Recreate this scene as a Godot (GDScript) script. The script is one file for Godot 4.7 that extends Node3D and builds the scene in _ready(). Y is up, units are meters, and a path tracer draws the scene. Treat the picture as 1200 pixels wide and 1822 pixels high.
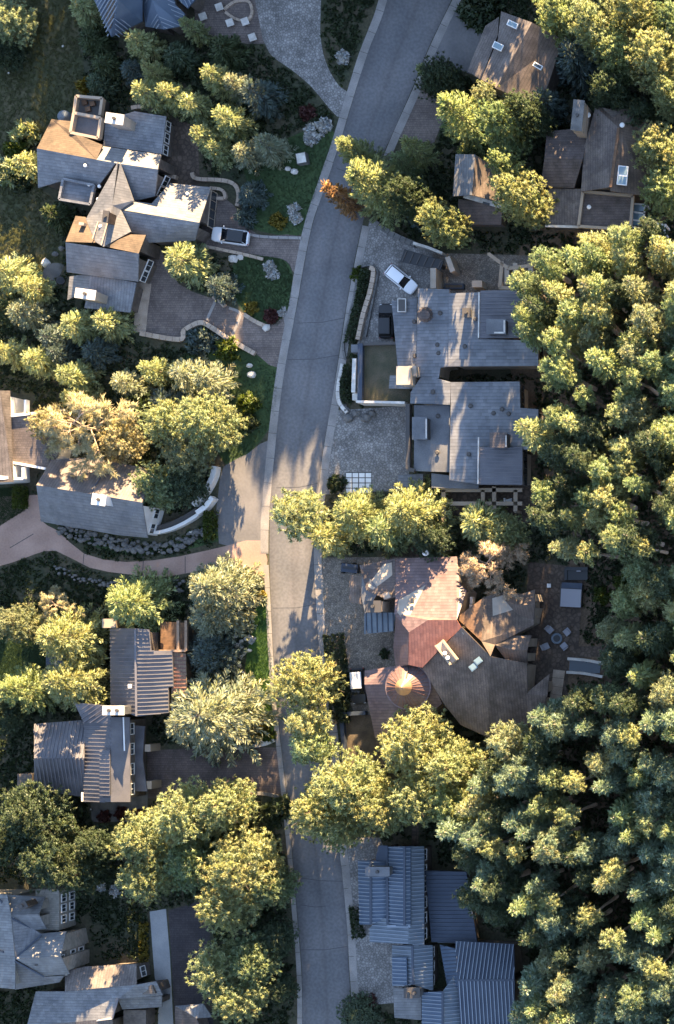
extends Node3D

const S := 13.7        # pixels of the survey drawing per metre of ground
const VX := 1795.0     # the point straight below the camera, on that drawing
const VY := 1130.0
const HC := 270.0      # flying height
var M := {}
var used := {}
var rng := RandomNumberGenerator.new()
var keepout: Array = []      # ground outlines on which no wild plants grow
var proto := {}


class MB:
	var v := PackedVector3Array()
	var n := PackedVector3Array()
	var c := PackedColorArray()
	var col := Color.WHITE

	func tri(a: Vector3, b: Vector3, d: Vector3) -> void:   # counter-clockwise seen from outside
		var m := (b - a).cross(d - a).normalized()
		v.append(a); v.append(d); v.append(b)
		for i in 3:
			n.append(m); c.append(col)

	func quad(a: Vector3, b: Vector3, d: Vector3, e: Vector3) -> void:
		tri(a, b, d); tri(a, d, e)

	func leaf(a: Vector3, b: Vector3, d: Vector3, e: Vector3, m: Vector3, k: Color) -> void:
		if (d - a).cross(e - b).dot(m) > 0.0:
			v.append(a); v.append(d); v.append(b); v.append(a); v.append(e); v.append(d)
		else:
			v.append(a); v.append(b); v.append(d); v.append(a); v.append(d); v.append(e)
		for i in 6:
			n.append(m); c.append(k)

	func blade(o: Vector3, e: Vector3, s: Vector3, m: Vector3, k: Color) -> void:
		if (s * 2.0).cross(e - o + s).dot(m) > 0.0:
			v.append(o - s); v.append(e); v.append(o + s)
		else:
			v.append(o - s); v.append(o + s); v.append(e)
		for i in 3:
			n.append(m); c.append(k)

	func box(o: Vector3, size: Vector3, b := Basis.IDENTITY) -> void:
		var x := b.x * size.x * 0.5
		var y := b.y * size.y * 0.5
		var z := b.z * size.z * 0.5
		quad(o - x + y + z, o + x + y + z, o + x + y - z, o - x + y - z)
		quad(o - x - y - z, o + x - y - z, o + x - y + z, o - x - y + z)
		quad(o - x - y + z, o + x - y + z, o + x + y + z, o - x + y + z)
		quad(o + x - y - z, o - x - y - z, o - x + y - z, o + x + y - z)
		quad(o + x - y + z, o + x - y - z, o + x + y - z, o + x + y + z)
		quad(o - x - y - z, o - x - y + z, o - x + y + z, o - x + y - z)

	func tube(p: Vector3, q: Vector3, r0: float, r1: float, sides := 6, cap := true) -> void:
		var d := (q - p).normalized()
		var u := d.cross(Vector3(0.31, 0.2, 0.93)).normalized()
		var w := d.cross(u)
		for i in sides:
			var a := TAU * i / sides
			var b := TAU * (i + 1) / sides
			var ua := u * cos(a) + w * sin(a)
			var ub := u * cos(b) + w * sin(b)
			quad(p + ua * r0, p + ub * r0, q + ub * r1, q + ua * r1)
			if cap:
				tri(q, q + ua * r1, q + ub * r1)

	func prism(top: Array, bottom: Array) -> void:    # two matching rings of points
		var flat := PackedVector2Array()
		var area := 0.0
		for i in top.size():
			var a: Vector3 = top[i]
			var b: Vector3 = top[(i + 1) % top.size()]
			area += a.x * b.z - b.x * a.z
			flat.append(Vector2(a.x, a.z))
		var t := Geometry2D.triangulate_polygon(flat)
		for i in range(0, t.size(), 3):
			var a: Vector3 = top[t[i]]
			var b: Vector3 = top[t[i + 1]]
			var d: Vector3 = top[t[i + 2]]
			if (b - a).cross(d - a).y > 0.0:
				tri(a, b, d)
			else:
				tri(a, d, b)
		for i in top.size():
			var j := (i + 1) % top.size()
			if area < 0.0:
				quad(bottom[i], bottom[j], top[j], top[i])
			else:
				quad(bottom[j], bottom[i], top[i], top[j])

	func rock(o: Vector3, r: Vector3, g: RandomNumberGenerator) -> void:
		var ring := []
		var rows := [[-0.5, 0.75], [0.1, 1.0], [0.6, 0.78], [0.9, 0.42]]
		for k in rows:
			var line := []
			for i in 7:
				var a: float = TAU * (i + 0.3 * k[0]) / 7.0
				var s: float = k[1] * g.randf_range(0.8, 1.15)
				line.append(o + Vector3(cos(a) * r.x * s, r.y * (k[0] + g.randf_range(-0.1, 0.1)), sin(a) * r.z * s))
			ring.append(line)
		for k in 3:
			for i in 7:
				var j := (i + 1) % 7
				quad(ring[k][j], ring[k][i], ring[k + 1][i], ring[k + 1][j])
		var tip := o + Vector3(0, r.y, 0)
		for i in 7:
			tri(ring[3][(i + 1) % 7], ring[3][i], tip)

	func mesh(back := Transform3D.IDENTITY) -> ArrayMesh:
		var m := ArrayMesh.new()
		if v.is_empty():
			return m
		var arr := []
		arr.resize(Mesh.ARRAY_MAX)
		var moved := back != Transform3D.IDENTITY
		arr[Mesh.ARRAY_VERTEX] = back * v if moved else v
		arr[Mesh.ARRAY_NORMAL] = Transform3D(back.basis, Vector3.ZERO) * n if moved else n
		arr[Mesh.ARRAY_COLOR] = c
		m.add_surface_from_arrays(Mesh.PRIMITIVE_TRIANGLES, arr)
		return m


# ---------------------------------------------------------------- placing and naming
func at(px: float, py: float, h := 0.0) -> Vector3:      # a point of the survey drawing at a height above the ground
	var k := (HC - h) / HC
	return Vector3((VX - 600.0) / S + (px - VX) / S * k, h, (VY - 911.0) / S + (py - VY) / S * k)

func numbered(called: String) -> String:
	if not used.has(called):
		used[called] = 0
		return called
	used[called] += 1
	return "%s_%03d" % [called, used[called]]

func tag(o: Node, label: String, category := "", group := "", kind := "") -> Node:
	if label: o.set_meta("label", label)
	if category: o.set_meta("category", category)
	if group: o.set_meta("group", group)
	if kind: o.set_meta("kind", kind)
	return o

func thing(called: String, label: String, category: String, where := Vector3.ZERO, turn := 0.0, group := "") -> Node3D:
	var o := Node3D.new()
	o.name = numbered(called)
	add_child(o)
	o.position = where
	o.rotation.y = turn
	tag(o, label, category, group)
	return o

func world_of(o: Node) -> Transform3D:
	var t := Transform3D.IDENTITY
	while o != self and o != null:
		t = o.transform * t
		o = o.get_parent()
	return t

func build(mb: MB, called: String, mat: Material, parent: Node = self) -> MeshInstance3D:
	var o := MeshInstance3D.new()
	o.name = numbered(called) if parent == self else called
	o.mesh = mb.mesh(world_of(parent).affine_inverse() if parent != self else Transform3D.IDENTITY)
	o.material_override = mat
	parent.add_child(o, true)
	return o

func put(m: Mesh, called: String, mat: Material, parent: Node, t := Transform3D.IDENTITY) -> MeshInstance3D:
	var o := MeshInstance3D.new()
	o.name = called
	o.mesh = m
	o.material_override = mat
	o.transform = t
	parent.add_child(o, true)
	return o

func dup(o: Node3D, label: String, where: Vector3, turn := 0.0, group := "", size := Vector3.ONE) -> Node3D:
	var d: Node3D = o.duplicate()
	d.name = numbered(str(o.name).rstrip("0123456789").trim_suffix("_"))
	add_child(d)
	d.transform = Transform3D(Basis(Vector3.UP, turn).scaled_local(size), where)
	tag(d, label, "", group)
	return d

func ring(p: Array, h := 0.0) -> Array:       # px, py pairs
	var out := []
	for i in range(0, p.size(), 2):
		out.append(at(p[i], p[i + 1], h))
	return out

func smooth(p: Array, closed: bool, steps := 4) -> Array:
	var out := []
	var n := p.size()
	for i in (n if closed else n - 1):
		var a = p[(i - 1 + n) % n] if closed or i > 0 else p[0]
		var b = p[i]
		var c = p[(i + 1) % n]
		var d = p[(i + 2) % n] if closed or i + 2 < n else p[n - 1]
		for k in steps:
			out.append(b.cubic_interpolate(c, a, d, float(k) / steps))
	if not closed:
		out.append(p[n - 1])
	return out

func sheet(called: String, p: Array, y: float, mat: Material, curve := 0, kind := "structure", label := "", category := "") -> MeshInstance3D:
	var r := ring(p)
	if curve:
		r = smooth(r, true, curve)
	var flat := PackedVector2Array()
	var low := []
	for i in r.size():
		flat.append(Vector2(r[i].x, r[i].z))
		r[i].y = y
		low.append(r[i] - Vector3(0, y + 0.05, 0))
	keepout.append(flat)
	var mb := MB.new()
	mb.prism(r, low)
	if Geometry2D.triangulate_polygon(flat).is_empty(): print("BAD ", called, p)
	return tag(build(mb, called, mat), label, category, "", kind)

func ribbon(mb: MB, p: Array, width: float, y0: float, y1: float, from := 0.0, to := 1e9) -> void:      # a wall or strip along a path of points
	var run := 0.0
	for i in p.size() - 1:
		var a: Vector3 = p[i]
		var b: Vector3 = p[i + 1]
		var ln := a.distance_to(b)
		if ln < 0.001:
			continue
		var s := maxf(0.0, from - run)
		var e := minf(ln, to - run)
		if e > s + 0.001:
			var da: Vector3 = (b - (p[i - 1] if i > 0 else a))
			var db: Vector3 = ((p[i + 2] if i + 2 < p.size() else b) - a)
			var na := Vector3(-da.z, 0, da.x).normalized().lerp(Vector3(-db.z, 0, db.x).normalized(), s / ln) * width * 0.5
			var nb := Vector3(-da.z, 0, da.x).normalized().lerp(Vector3(-db.z, 0, db.x).normalized(), e / ln) * width * 0.5
			var q := a.lerp(b, s / ln)
			var w := a.lerp(b, e / ln)
			q.y = 0; w.y = 0
			var lo := Vector3(0, y0, 0)
			var hi := Vector3(0, y1, 0)
			mb.prism([q - na + hi, q + na + hi, w + nb + hi, w - nb + hi], [q - na + lo, q + na + lo, w + nb + lo, w - nb + lo])
		run += ln

func length_of(p: Array) -> float:
	var s := 0.0
	for i in p.size() - 1:
		s += p[i].distance_to(p[i + 1])
	return s

func edging(called: String, p: Array, width: float, h: float, mat: Material, label: String, category: String, piece := 0.0, group := "", kind := "") -> Node3D:
	var path := smooth(ring(p), false, 5)
	var line := PackedVector2Array()
	for q in path:
		line.append(Vector2(q.x, q.z))
	keepout.append_array(Geometry2D.offset_polyline(line, width * 0.5 + 0.25))
	var o: Node3D
	if piece <= 0.0:
		var mb := MB.new()
		ribbon(mb, path, width, -0.05, h)
		o = build(mb, called, mat)
		tag(o, label, category, group, kind)
		return o
	o = thing(called, label, category, Vector3.ZERO, 0.0, group)
	if kind: o.set_meta("kind", kind)
	var s := 0.0
	var total := length_of(path)
	while s < total - 0.05:
		var e := minf(total, s + piece * rng.randf_range(0.9, 1.1))
		var mb := MB.new()
		ribbon(mb, path, width * rng.randf_range(0.97, 1.03), -0.05, h + rng.randf_range(-0.012, 0.012), s + 0.025, e - 0.025)
		var part := "slab" if kind == "structure" else "stone"
		build(mb, part, mat, o)
		s = e
	return o


# ---------------------------------------------------------------- materials
func seamless(n: int, seed_: int, freq: float, kind := FastNoiseLite.TYPE_SIMPLEX_SMOOTH, oct := 4, ret := -1) -> PackedByteArray:
	var f := FastNoiseLite.new()
	f.seed = seed_
	f.frequency = freq
	f.noise_type = kind
	f.fractal_octaves = oct
	if oct == 1: f.fractal_type = FastNoiseLite.FRACTAL_NONE
	if ret >= 0: f.cellular_return_type = ret
	var im := f.get_seamless_image(n, n)
	im.convert(Image.FORMAT_L8)
	return im.get_data()

# pattern: plain, cobble, paver, course_x (rows along x), course_z
func paint(a: Color, b: Color, period: float, rough: float, pattern := "plain", fine := 0.25, seed_ := 1, n := 256, unit := 0.3, relief := 0.0, metal := 0.0) -> StandardMaterial3D:
	var big := seamless(n, seed_, 4.0 / n)
	var small := seamless(n, seed_ + 7, 60.0 / n, FastNoiseLite.TYPE_SIMPLEX_SMOOTH, 2)
	var cell := PackedByteArray()
	var joint := PackedByteArray()
	if pattern == "cobble":
		var fr: float = period / unit / n
		cell = seamless(n, seed_ + 3, fr, FastNoiseLite.TYPE_CELLULAR, 1, FastNoiseLite.RETURN_CELL_VALUE)
		joint = seamless(n, seed_ + 3, fr, FastNoiseLite.TYPE_CELLULAR, 1, FastNoiseLite.RETURN_DISTANCE2_SUB)
	var data := PackedByteArray()
	data.resize(n * n * 3)
	var lut := PackedByteArray()
	lut.resize(1024)
	for i in 1024:
		lut[i] = int(clampf(Color(i / 1023.0, 0, 0).linear_to_srgb().r * 255.0 + 0.5, 0, 255))
	var rows := int(round(period / unit))
	var tone := PackedFloat32Array()
	tone.resize(4096)
	rng.seed = seed_ * 77 + 5
	for i in 4096:
		tone[i] = rng.randf()
	var k := 0
	for y in n:
		for x in n:
			var q := y * n + x
			var t := clampf((big[q] / 255.0 - 0.5) * 1.5 + 0.5, 0.0, 1.0)
			var m := 1.0 + fine * (small[q] / 127.5 - 1.0)
			if pattern == "cobble":
				m *= 0.72 + 0.5 * cell[q] / 255.0
				if joint[q] < 60: m *= 0.62
			elif pattern != "plain":
				var u := x if pattern != "course_z" else y
				var w := y if pattern != "course_z" else x
				var rv := float(w) * rows / n
				var row := int(rv)
				var cols := rows if pattern == "paver" else int(rows * 0.8)
				var cu := float(u) * cols / n + (0.5 if row % 2 else 0.0) + (tone[(row * 13) % 4096] * 0.4 if pattern != "paver" else 0.0)
				m *= 0.84 + 0.32 * tone[(row * 131 + (int(cu) % cols) * 17) % 4096]
				if rv - row < 0.22: m *= 0.72
				if pattern == "paver" and cu - floorf(cu) < 0.14: m *= 0.75
			data[k] = lut[int(clampf(lerpf(a.r, b.r, t) * m, 0, 1) * 1023)]
			data[k + 1] = lut[int(clampf(lerpf(a.g, b.g, t) * m, 0, 1) * 1023)]
			data[k + 2] = lut[int(clampf(lerpf(a.b, b.b, t) * m, 0, 1) * 1023)]
			k += 3
	var im := Image.create_from_data(n, n, false, Image.FORMAT_RGB8, data)
	var mt := StandardMaterial3D.new()
	mt.albedo_texture = ImageTexture.create_from_image(im)
	mt.uv1_triplanar = true
	mt.uv1_triplanar_sharpness = 6.0
	mt.uv1_scale = Vector3.ONE / period
	mt.roughness = rough
	mt.metallic = metal
	if relief > 0.0:
		mt.heightmap_enabled = true
		mt.heightmap_texture = mt.albedo_texture
		mt.heightmap_scale = relief
	return mt

func plain(c: Color, rough := 0.6, metal := 0.0) -> StandardMaterial3D:
	var m := StandardMaterial3D.new()
	m.albedo_color = c.linear_to_srgb()
	m.roughness = rough
	m.metallic = metal
	return m

func leafy(c: Color, back := 0.5) -> StandardMaterial3D:
	var m := StandardMaterial3D.new()
	m.albedo_color = c.linear_to_srgb()
	m.vertex_color_use_as_albedo = true
	m.roughness = 0.5
	m.cull_mode = BaseMaterial3D.CULL_DISABLED
	m.backlight_enabled = true
	m.backlight = Color(0.95, 0.95, 0.8) * minf(1.0, back * 2.0)
	return m

func make_materials() -> void:
	M.earth = paint(Color(0.032, 0.040, 0.021), Color(0.065, 0.055, 0.034), 26.0, 0.95, "plain", 0.5, 11, 512)
	M.needles = paint(Color(0.085, 0.060, 0.040), Color(0.14, 0.098, 0.064), 22.0, 0.95, "plain", 0.5, 12)
	M.meadow = paint(Color(0.042, 0.050, 0.021), Color(0.080, 0.070, 0.036), 30.0, 0.95, "plain", 0.5, 13, 512)
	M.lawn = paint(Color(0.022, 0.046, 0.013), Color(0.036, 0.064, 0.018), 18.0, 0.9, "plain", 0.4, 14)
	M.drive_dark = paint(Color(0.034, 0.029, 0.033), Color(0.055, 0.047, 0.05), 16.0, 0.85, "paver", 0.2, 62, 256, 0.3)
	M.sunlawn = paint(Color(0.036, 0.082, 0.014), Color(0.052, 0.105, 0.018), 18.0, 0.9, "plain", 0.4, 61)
	M.asphalt = paint(Color(0.110, 0.111, 0.117), Color(0.148, 0.145, 0.149), 30.0, 0.85, "plain", 0.2, 15, 512)
	M.pad = paint(Color(0.115, 0.112, 0.114), Color(0.165, 0.157, 0.155), 26.0, 0.85, "plain", 0.14, 16)
	M.seal = plain(Color(0.05, 0.05, 0.053), 0.8)
	M.concrete = paint(Color(0.19, 0.178, 0.168), Color(0.27, 0.25, 0.235), 14.0, 0.85, "plain", 0.15, 17)
	M.ramp = paint(Color(0.25, 0.26, 0.27), Color(0.33, 0.33, 0.33), 14.0, 0.85, "plain", 0.1, 18)
	M.cobble = paint(Color(0.185, 0.175, 0.165), Color(0.28, 0.265, 0.25), 16.0, 0.8, "cobble", 0.2, 19, 512, 0.34, 2.0)
	M.sandy = paint(Color(0.17, 0.145, 0.12), Color(0.24, 0.21, 0.175), 16.0, 0.85, "cobble", 0.2, 20, 512, 0.26, 1.0)
	M.paver = paint(Color(0.115, 0.092, 0.082), Color(0.175, 0.140, 0.122), 16.0, 0.85, "paver", 0.2, 21, 512, 0.3, 1.0)
	M.paver_dark = paint(Color(0.075, 0.058, 0.054), Color(0.12, 0.092, 0.085), 16.0, 0.85, "paver", 0.2, 22, 512, 0.3, 1.0)
	M.pink = paint(Color(0.29, 0.19, 0.15), Color(0.37, 0.25, 0.20), 18.0, 0.85, "plain", 0.12, 23)
	M.terrace = paint(Color(0.078, 0.056, 0.043), Color(0.12, 0.088, 0.066), 16.0, 0.85, "cobble", 0.25, 24, 256, 0.6)
	M.tanstone = paint(Color(0.30, 0.235, 0.18), Color(0.42, 0.335, 0.26), 8.0, 0.9, "plain", 0.25, 25)
	M.greystone = paint(Color(0.095, 0.094, 0.092), Color(0.165, 0.158, 0.148), 7.0, 0.9, "plain", 0.3, 26)
	M.palestone = paint(Color(0.42, 0.39, 0.35), Color(0.60, 0.57, 0.52), 5.0, 0.9, "plain", 0.2, 27)
	M.stucco = paint(Color(0.33, 0.28, 0.225), Color(0.40, 0.34, 0.28), 8.0, 0.9, "plain", 0.08, 28)
	M.white = paint(Color(0.66, 0.65, 0.63), Color(0.76, 0.75, 0.73), 7.0, 0.7, "plain", 0.06, 29)
	M.beige = paint(Color(0.24, 0.225, 0.195), Color(0.29, 0.27, 0.235), 8.0, 0.85, "course_x", 0.06, 30, 256, 0.25)
	M.wood = paint(Color(0.10, 0.055, 0.03), Color(0.17, 0.095, 0.05), 6.0, 0.75, "course_x", 0.25, 31, 256, 0.2)
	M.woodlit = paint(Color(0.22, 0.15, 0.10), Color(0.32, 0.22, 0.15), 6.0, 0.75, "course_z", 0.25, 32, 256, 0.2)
	M.siding = paint(Color(0.10, 0.082, 0.07), Color(0.15, 0.125, 0.105), 6.0, 0.8, "course_x", 0.2, 33, 256, 0.25)
	M.slate_x = paint(Color(0.125, 0.13, 0.142), Color(0.19, 0.193, 0.20), 12.0, 0.62, "course_x", 0.2, 34, 512, 0.36, 1.2)
	M.slate_z = paint(Color(0.125, 0.13, 0.142), Color(0.19, 0.193, 0.20), 12.0, 0.62, "course_z", 0.2, 35, 512, 0.36, 1.2)
	M.shake = paint(Color(0.060, 0.042, 0.028), Color(0.10, 0.070, 0.047), 10.0, 0.85, "course_x", 0.25, 36, 256, 0.28, 1.0)
	M.pale_x = paint(Color(0.12, 0.122, 0.125), Color(0.175, 0.172, 0.17), 12.0, 0.6, "course_x", 0.12, 37, 256, 0.34, 0.8)
	M.mist_x = paint(Color(0.145, 0.15, 0.156), Color(0.20, 0.203, 0.206), 12.0, 0.65, "course_x", 0.12, 60, 256, 0.34, 0.8)
	M.flatgrey = paint(Color(0.100, 0.108, 0.122), Color(0.165, 0.171, 0.184), 19.0, 0.75, "course_x", 0.08, 38, 512, 0.42, 0.5)
	M.flatdark = paint(Color(0.085, 0.09, 0.10), Color(0.14, 0.145, 0.155), 14.0, 0.7, "plain", 0.16, 39)
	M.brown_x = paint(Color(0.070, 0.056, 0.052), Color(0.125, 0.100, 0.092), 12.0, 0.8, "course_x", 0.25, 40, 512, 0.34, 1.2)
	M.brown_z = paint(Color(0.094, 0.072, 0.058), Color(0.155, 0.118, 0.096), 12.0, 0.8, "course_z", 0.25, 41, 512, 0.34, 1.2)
	M.weathered = paint(Color(0.10, 0.084, 0.078), Color(0.17, 0.145, 0.13), 12.0, 0.8, "course_z", 0.25, 42, 512, 0.34, 1.2)
	M.copper = paint(Color(0.115, 0.074, 0.073), Color(0.155, 0.109, 0.106), 11.0, 0.5, "course_x", 0.16, 43, 512, 0.4, 1.0)
	M.rust = paint(Color(0.185, 0.070, 0.046), Color(0.25, 0.105, 0.072), 9.0, 0.5, "course_z", 0.2, 44, 512, 0.4, 1.0)
	M.gravelroof = paint(Color(0.05, 0.052, 0.030), Color(0.085, 0.075, 0.05), 9.0, 0.95, "plain", 0.5, 45)
	M.blue_metal = paint(Color(0.060, 0.088, 0.132), Color(0.092, 0.126, 0.175), 14.0, 0.6, "plain", 0.07, 46, 256, 0.3, 0.0, 0.25)
	M.dark_metal = paint(Color(0.028, 0.040, 0.065), Color(0.045, 0.060, 0.088), 14.0, 0.6, "plain", 0.07, 47, 256, 0.3, 0.0, 0.2)
	M.steel_metal = paint(Color(0.10, 0.128, 0.158), Color(0.15, 0.178, 0.205), 12.0, 0.6, "plain", 0.08, 48, 256, 0.3, 0.0, 0.3)
	M.grey_metal = paint(Color(0.085, 0.084, 0.094), Color(0.135, 0.13, 0.14), 12.0, 0.5, "plain", 0.12, 49, 256, 0.3, 0.0, 0.15)
	M.bark = paint(Color(0.20, 0.145, 0.105), Color(0.34, 0.26, 0.20), 3.0, 0.9, "plain", 0.3, 50)
	M.pinebark = paint(Color(0.42, 0.34, 0.27), Color(0.56, 0.47, 0.39), 3.0, 0.9, "plain", 0.3, 51)
	M.deadwood = plain(Color(0.44, 0.33, 0.24), 0.85)
	M.deadtwig = leafy(Color(0.42, 0.31, 0.20), 0.1)
	M.seam = plain(Color(0.20, 0.235, 0.28), 0.6)
	M.seam_dark = plain(Color(0.045, 0.058, 0.082), 0.7)
	M.seam_grey = plain(Color(0.125, 0.122, 0.135), 0.65)
	M.seam_copper = plain(Color(0.20, 0.10, 0.08), 0.5, 0.2)
	M.trim_dark = plain(Color(0.06, 0.055, 0.052), 0.7)
	M.trim_tan = plain(Color(0.34, 0.27, 0.20), 0.75)
	M.black = plain(Color(0.012, 0.013, 0.015), 0.5)
	M.soil = paint(Color(0.055, 0.042, 0.030), Color(0.10, 0.078, 0.055), 8.0, 0.95, "plain", 0.6, 52)
	M.pane = plain(Color(0.03, 0.04, 0.05), 0.08)
	M.skypane = plain(Color(0.16, 0.23, 0.27), 0.12)
	M.carglass = plain(Color(0.012, 0.014, 0.017), 0.06)
	M.carwhite = plain(Color(0.72, 0.73, 0.75), 0.25)
	M.carwhite.clearcoat_enabled = true
	M.carblack = plain(Color(0.010, 0.011, 0.014), 0.4)
	M.tyre = plain(Color(0.018, 0.018, 0.018), 0.85)
	M.rim = plain(Color(0.4, 0.4, 0.42), 0.35, 0.8)
	M.lamp = plain(Color(0.55, 0.57, 0.6), 0.15)
	M.redlamp = plain(Color(0.25, 0.015, 0.012), 0.2)
	M.pool = plain(Color(0.012, 0.028, 0.04), 0.05)
	M.brass = plain(Color(0.46, 0.27, 0.15), 0.3, 0.4)
	M.fabric = plain(Color(0.30, 0.30, 0.33), 0.9)
	M.petal = leafy(Color(0.72, 0.71, 0.70), 0.3)
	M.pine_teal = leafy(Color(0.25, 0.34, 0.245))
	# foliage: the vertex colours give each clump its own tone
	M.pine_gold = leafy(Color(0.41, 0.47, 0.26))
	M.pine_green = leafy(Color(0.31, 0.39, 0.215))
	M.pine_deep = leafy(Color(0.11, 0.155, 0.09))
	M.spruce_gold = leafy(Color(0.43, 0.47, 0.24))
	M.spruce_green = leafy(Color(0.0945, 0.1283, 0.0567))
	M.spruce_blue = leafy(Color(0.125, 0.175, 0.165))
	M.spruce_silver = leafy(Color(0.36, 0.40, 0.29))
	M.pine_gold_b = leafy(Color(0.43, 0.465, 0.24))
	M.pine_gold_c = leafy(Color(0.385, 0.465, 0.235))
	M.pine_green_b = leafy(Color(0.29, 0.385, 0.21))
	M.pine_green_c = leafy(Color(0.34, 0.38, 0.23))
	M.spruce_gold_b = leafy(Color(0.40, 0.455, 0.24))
	M.orange_leaf = leafy(Color(0.50, 0.30, 0.15))
	M.tan_leaf = leafy(Color(0.50, 0.46, 0.28))
	M.shrub_dark = leafy(Color(0.070, 0.10, 0.050))
	M.shrub_lime = leafy(Color(0.1, 0.14, 0.02))
	M.shrub_yellow = leafy(Color(0.26, 0.20, 0.025), 0.4)
	M.shrub_red = leafy(Color(0.10, 0.030, 0.026), 0.3)
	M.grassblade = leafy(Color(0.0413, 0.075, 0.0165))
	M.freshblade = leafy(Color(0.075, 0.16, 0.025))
	M.dryblade = leafy(Color(0.125, 0.135, 0.052))


# ---------------------------------------------------------------- houses
func plane_of(p: Array) -> Array:      # centre and upward normal
	var c := Vector3.ZERO
	var m := Vector3.ZERO
	for i in p.size():
		var a: Vector3 = p[i]
		var b: Vector3 = p[(i + 1) % p.size()]
		c += a / p.size()
		m += a.cross(b)
	m = m.normalized()
	return [c, m if m.y > 0 else -m]

# a roof face given as px, py, height triples: a slab with a fascia, ribs or none, and the wall below it
func roof(house: Node3D, mat: Material, p: Array, seam := 0.0, seam_mat: Material = null, wall_mat: Material = null, called := "roof_slope", base := 0.0, flow := Vector2.ZERO) -> Node3D:
	var top := []
	for i in range(0, p.size(), 3):
		top.append(at(p[i], p[i + 1], p[i + 2]))
	var low := []
	for q in top:
		low.append(q - Vector3(0, 0.24, 0))
	var mb := MB.new()
	mb.prism(top, low)
	var o := build(mb, called, mat, house)
	var pl := plane_of(top)
	if seam > 0.0:
		var nrm: Vector3 = pl[1]
		var d := Vector3(0, -1, 0) - nrm * (-nrm.y)
		if flow != Vector2.ZERO:
			d = Vector3(flow.x, 0, flow.y) - nrm * (nrm.x * flow.x + nrm.z * flow.y)
		d = d.normalized()
		var e := nrm.cross(d).normalized()
		var lo := 1e9
		var hi := -1e9
		for q in top:
			lo = minf(lo, (q - pl[0]).dot(e))
			hi = maxf(hi, (q - pl[0]).dot(e))
		var ribs := MB.new()
		var s := lo + seam * 0.5
		while s < hi:
			var cuts := []
			for i in top.size():
				var a: Vector3 = top[i] - pl[0]
				var b: Vector3 = top[(i + 1) % top.size()] - pl[0]
				var ea := a.dot(e) - s
				var eb := b.dot(e) - s
				if ea * eb < 0.0:
					cuts.append(a.lerp(b, ea / (ea - eb)).dot(d))
			cuts.sort()
			for i in range(0, cuts.size() - 1, 2):
				var ln: float = cuts[i + 1] - cuts[i] - 0.1
				if ln > 0.2:
					ribs.box(pl[0] + e * s + d * (cuts[i] + cuts[i + 1]) * 0.5 + nrm * 0.05, Vector3(0.1, 0.13, ln), Basis(e, nrm, e.cross(nrm)))
			s += seam
		tag(build(ribs, "seam_ribs", seam_mat, o), "", "", "", "stuff")
	if wall_mat:
		var flat := PackedVector2Array()
		for q in top:
			flat.append(Vector2(q.x, q.z))
		keepout.append(flat)
		var shrunk := Geometry2D.offset_polygon(flat, -0.42)
		if shrunk.size() and shrunk[0].size() > 2:
			var up := []
			var down := []
			for q in shrunk[0]:
				var y: float = pl[0].y - (pl[1].x * (q.x - pl[0].x) + pl[1].z * (q.y - pl[0].z)) / pl[1].y
				up.append(Vector3(q.x, y - 0.26, q.y))
				down.append(Vector3(q.x, base, q.y))
			var w := MB.new()
			w.prism(up, down)
			build(w, "wall", wall_mat, house)
	return o

func bar(house: Node3D, called: String, mat: Material, x0: float, y0: float, h0: float, x1: float, y1: float, h1: float, wide := 0.2, high := 0.2) -> MeshInstance3D:
	var a := at(x0, y0, h0)
	var b := at(x1, y1, h1)
	var z := (b - a).normalized()
	var x := Vector3.UP.cross(z).normalized()
	var mb := MB.new()
	mb.box((a + b) * 0.5, Vector3(wide, high, a.distance_to(b)), Basis(x, z.cross(x), z))
	return build(mb, called, mat, house)

# a box seen from above: centre and size of its top in pixels, height of the top, how far it goes down
func block(house: Node3D, called: String, mat: Material, px: float, py: float, w: float, d: float, h: float, down: float, turn := 0.0) -> MeshInstance3D:
	var mb := MB.new()
	var k := (HC - h) / HC / S
	mb.box(at(px, py, h) - Vector3(0, down * 0.5, 0), Vector3(w * k, down, d * k), Basis(Vector3.UP, deg_to_rad(turn)))
	return build(mb, called, mat, house)

func chimney(house: Node3D, px: float, py: float, w: float, d: float, h: float, down: float, mat: Material, cap: Material, flues := 1, turn := 0.0) -> void:
	var c := block(house, "chimney", mat, px, py, w, d, h, down, turn)
	block(c, "cap", cap, px, py, w + 3, d + 3, h + 0.14, 0.14, turn)
	var k := (HC - h) / HC / S
	var ax := Vector3(1, 0, 0).rotated(Vector3.UP, deg_to_rad(turn)) if w > d else Vector3(0, 0, 1).rotated(Vector3.UP, deg_to_rad(turn))
	for i in flues:
		var mb := MB.new()
		var o := at(px, py, h + 0.14) + ax * ((i + 0.5) / flues - 0.5) * maxf(w, d) * k * 0.8
		mb.tube(o, o + Vector3(0, 0.35, 0), 0.22, 0.2, 10)
		build(mb, "flue", M.trim_dark, c)

func skylight(house: Node3D, px: float, py: float, w: float, d: float, h: float, turn := 0.0, frame: Material = null, glass: Material = null, panes := 1) -> void:
	var f := block(house, "skylight", frame if frame else M.white, px, py, w, d, h, 0.3, turn)
	var k := Vector3(0, 0, 1).rotated(Vector3.UP, deg_to_rad(turn))
	for i in panes:
		var off := ((i + 0.5) / panes - 0.5) * d
		block(f, "pane", glass if glass else M.skypane, px + k.x * off, py + k.z * off, w - 3, d / panes - 3, h + 0.03, 0.1, turn)

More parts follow.
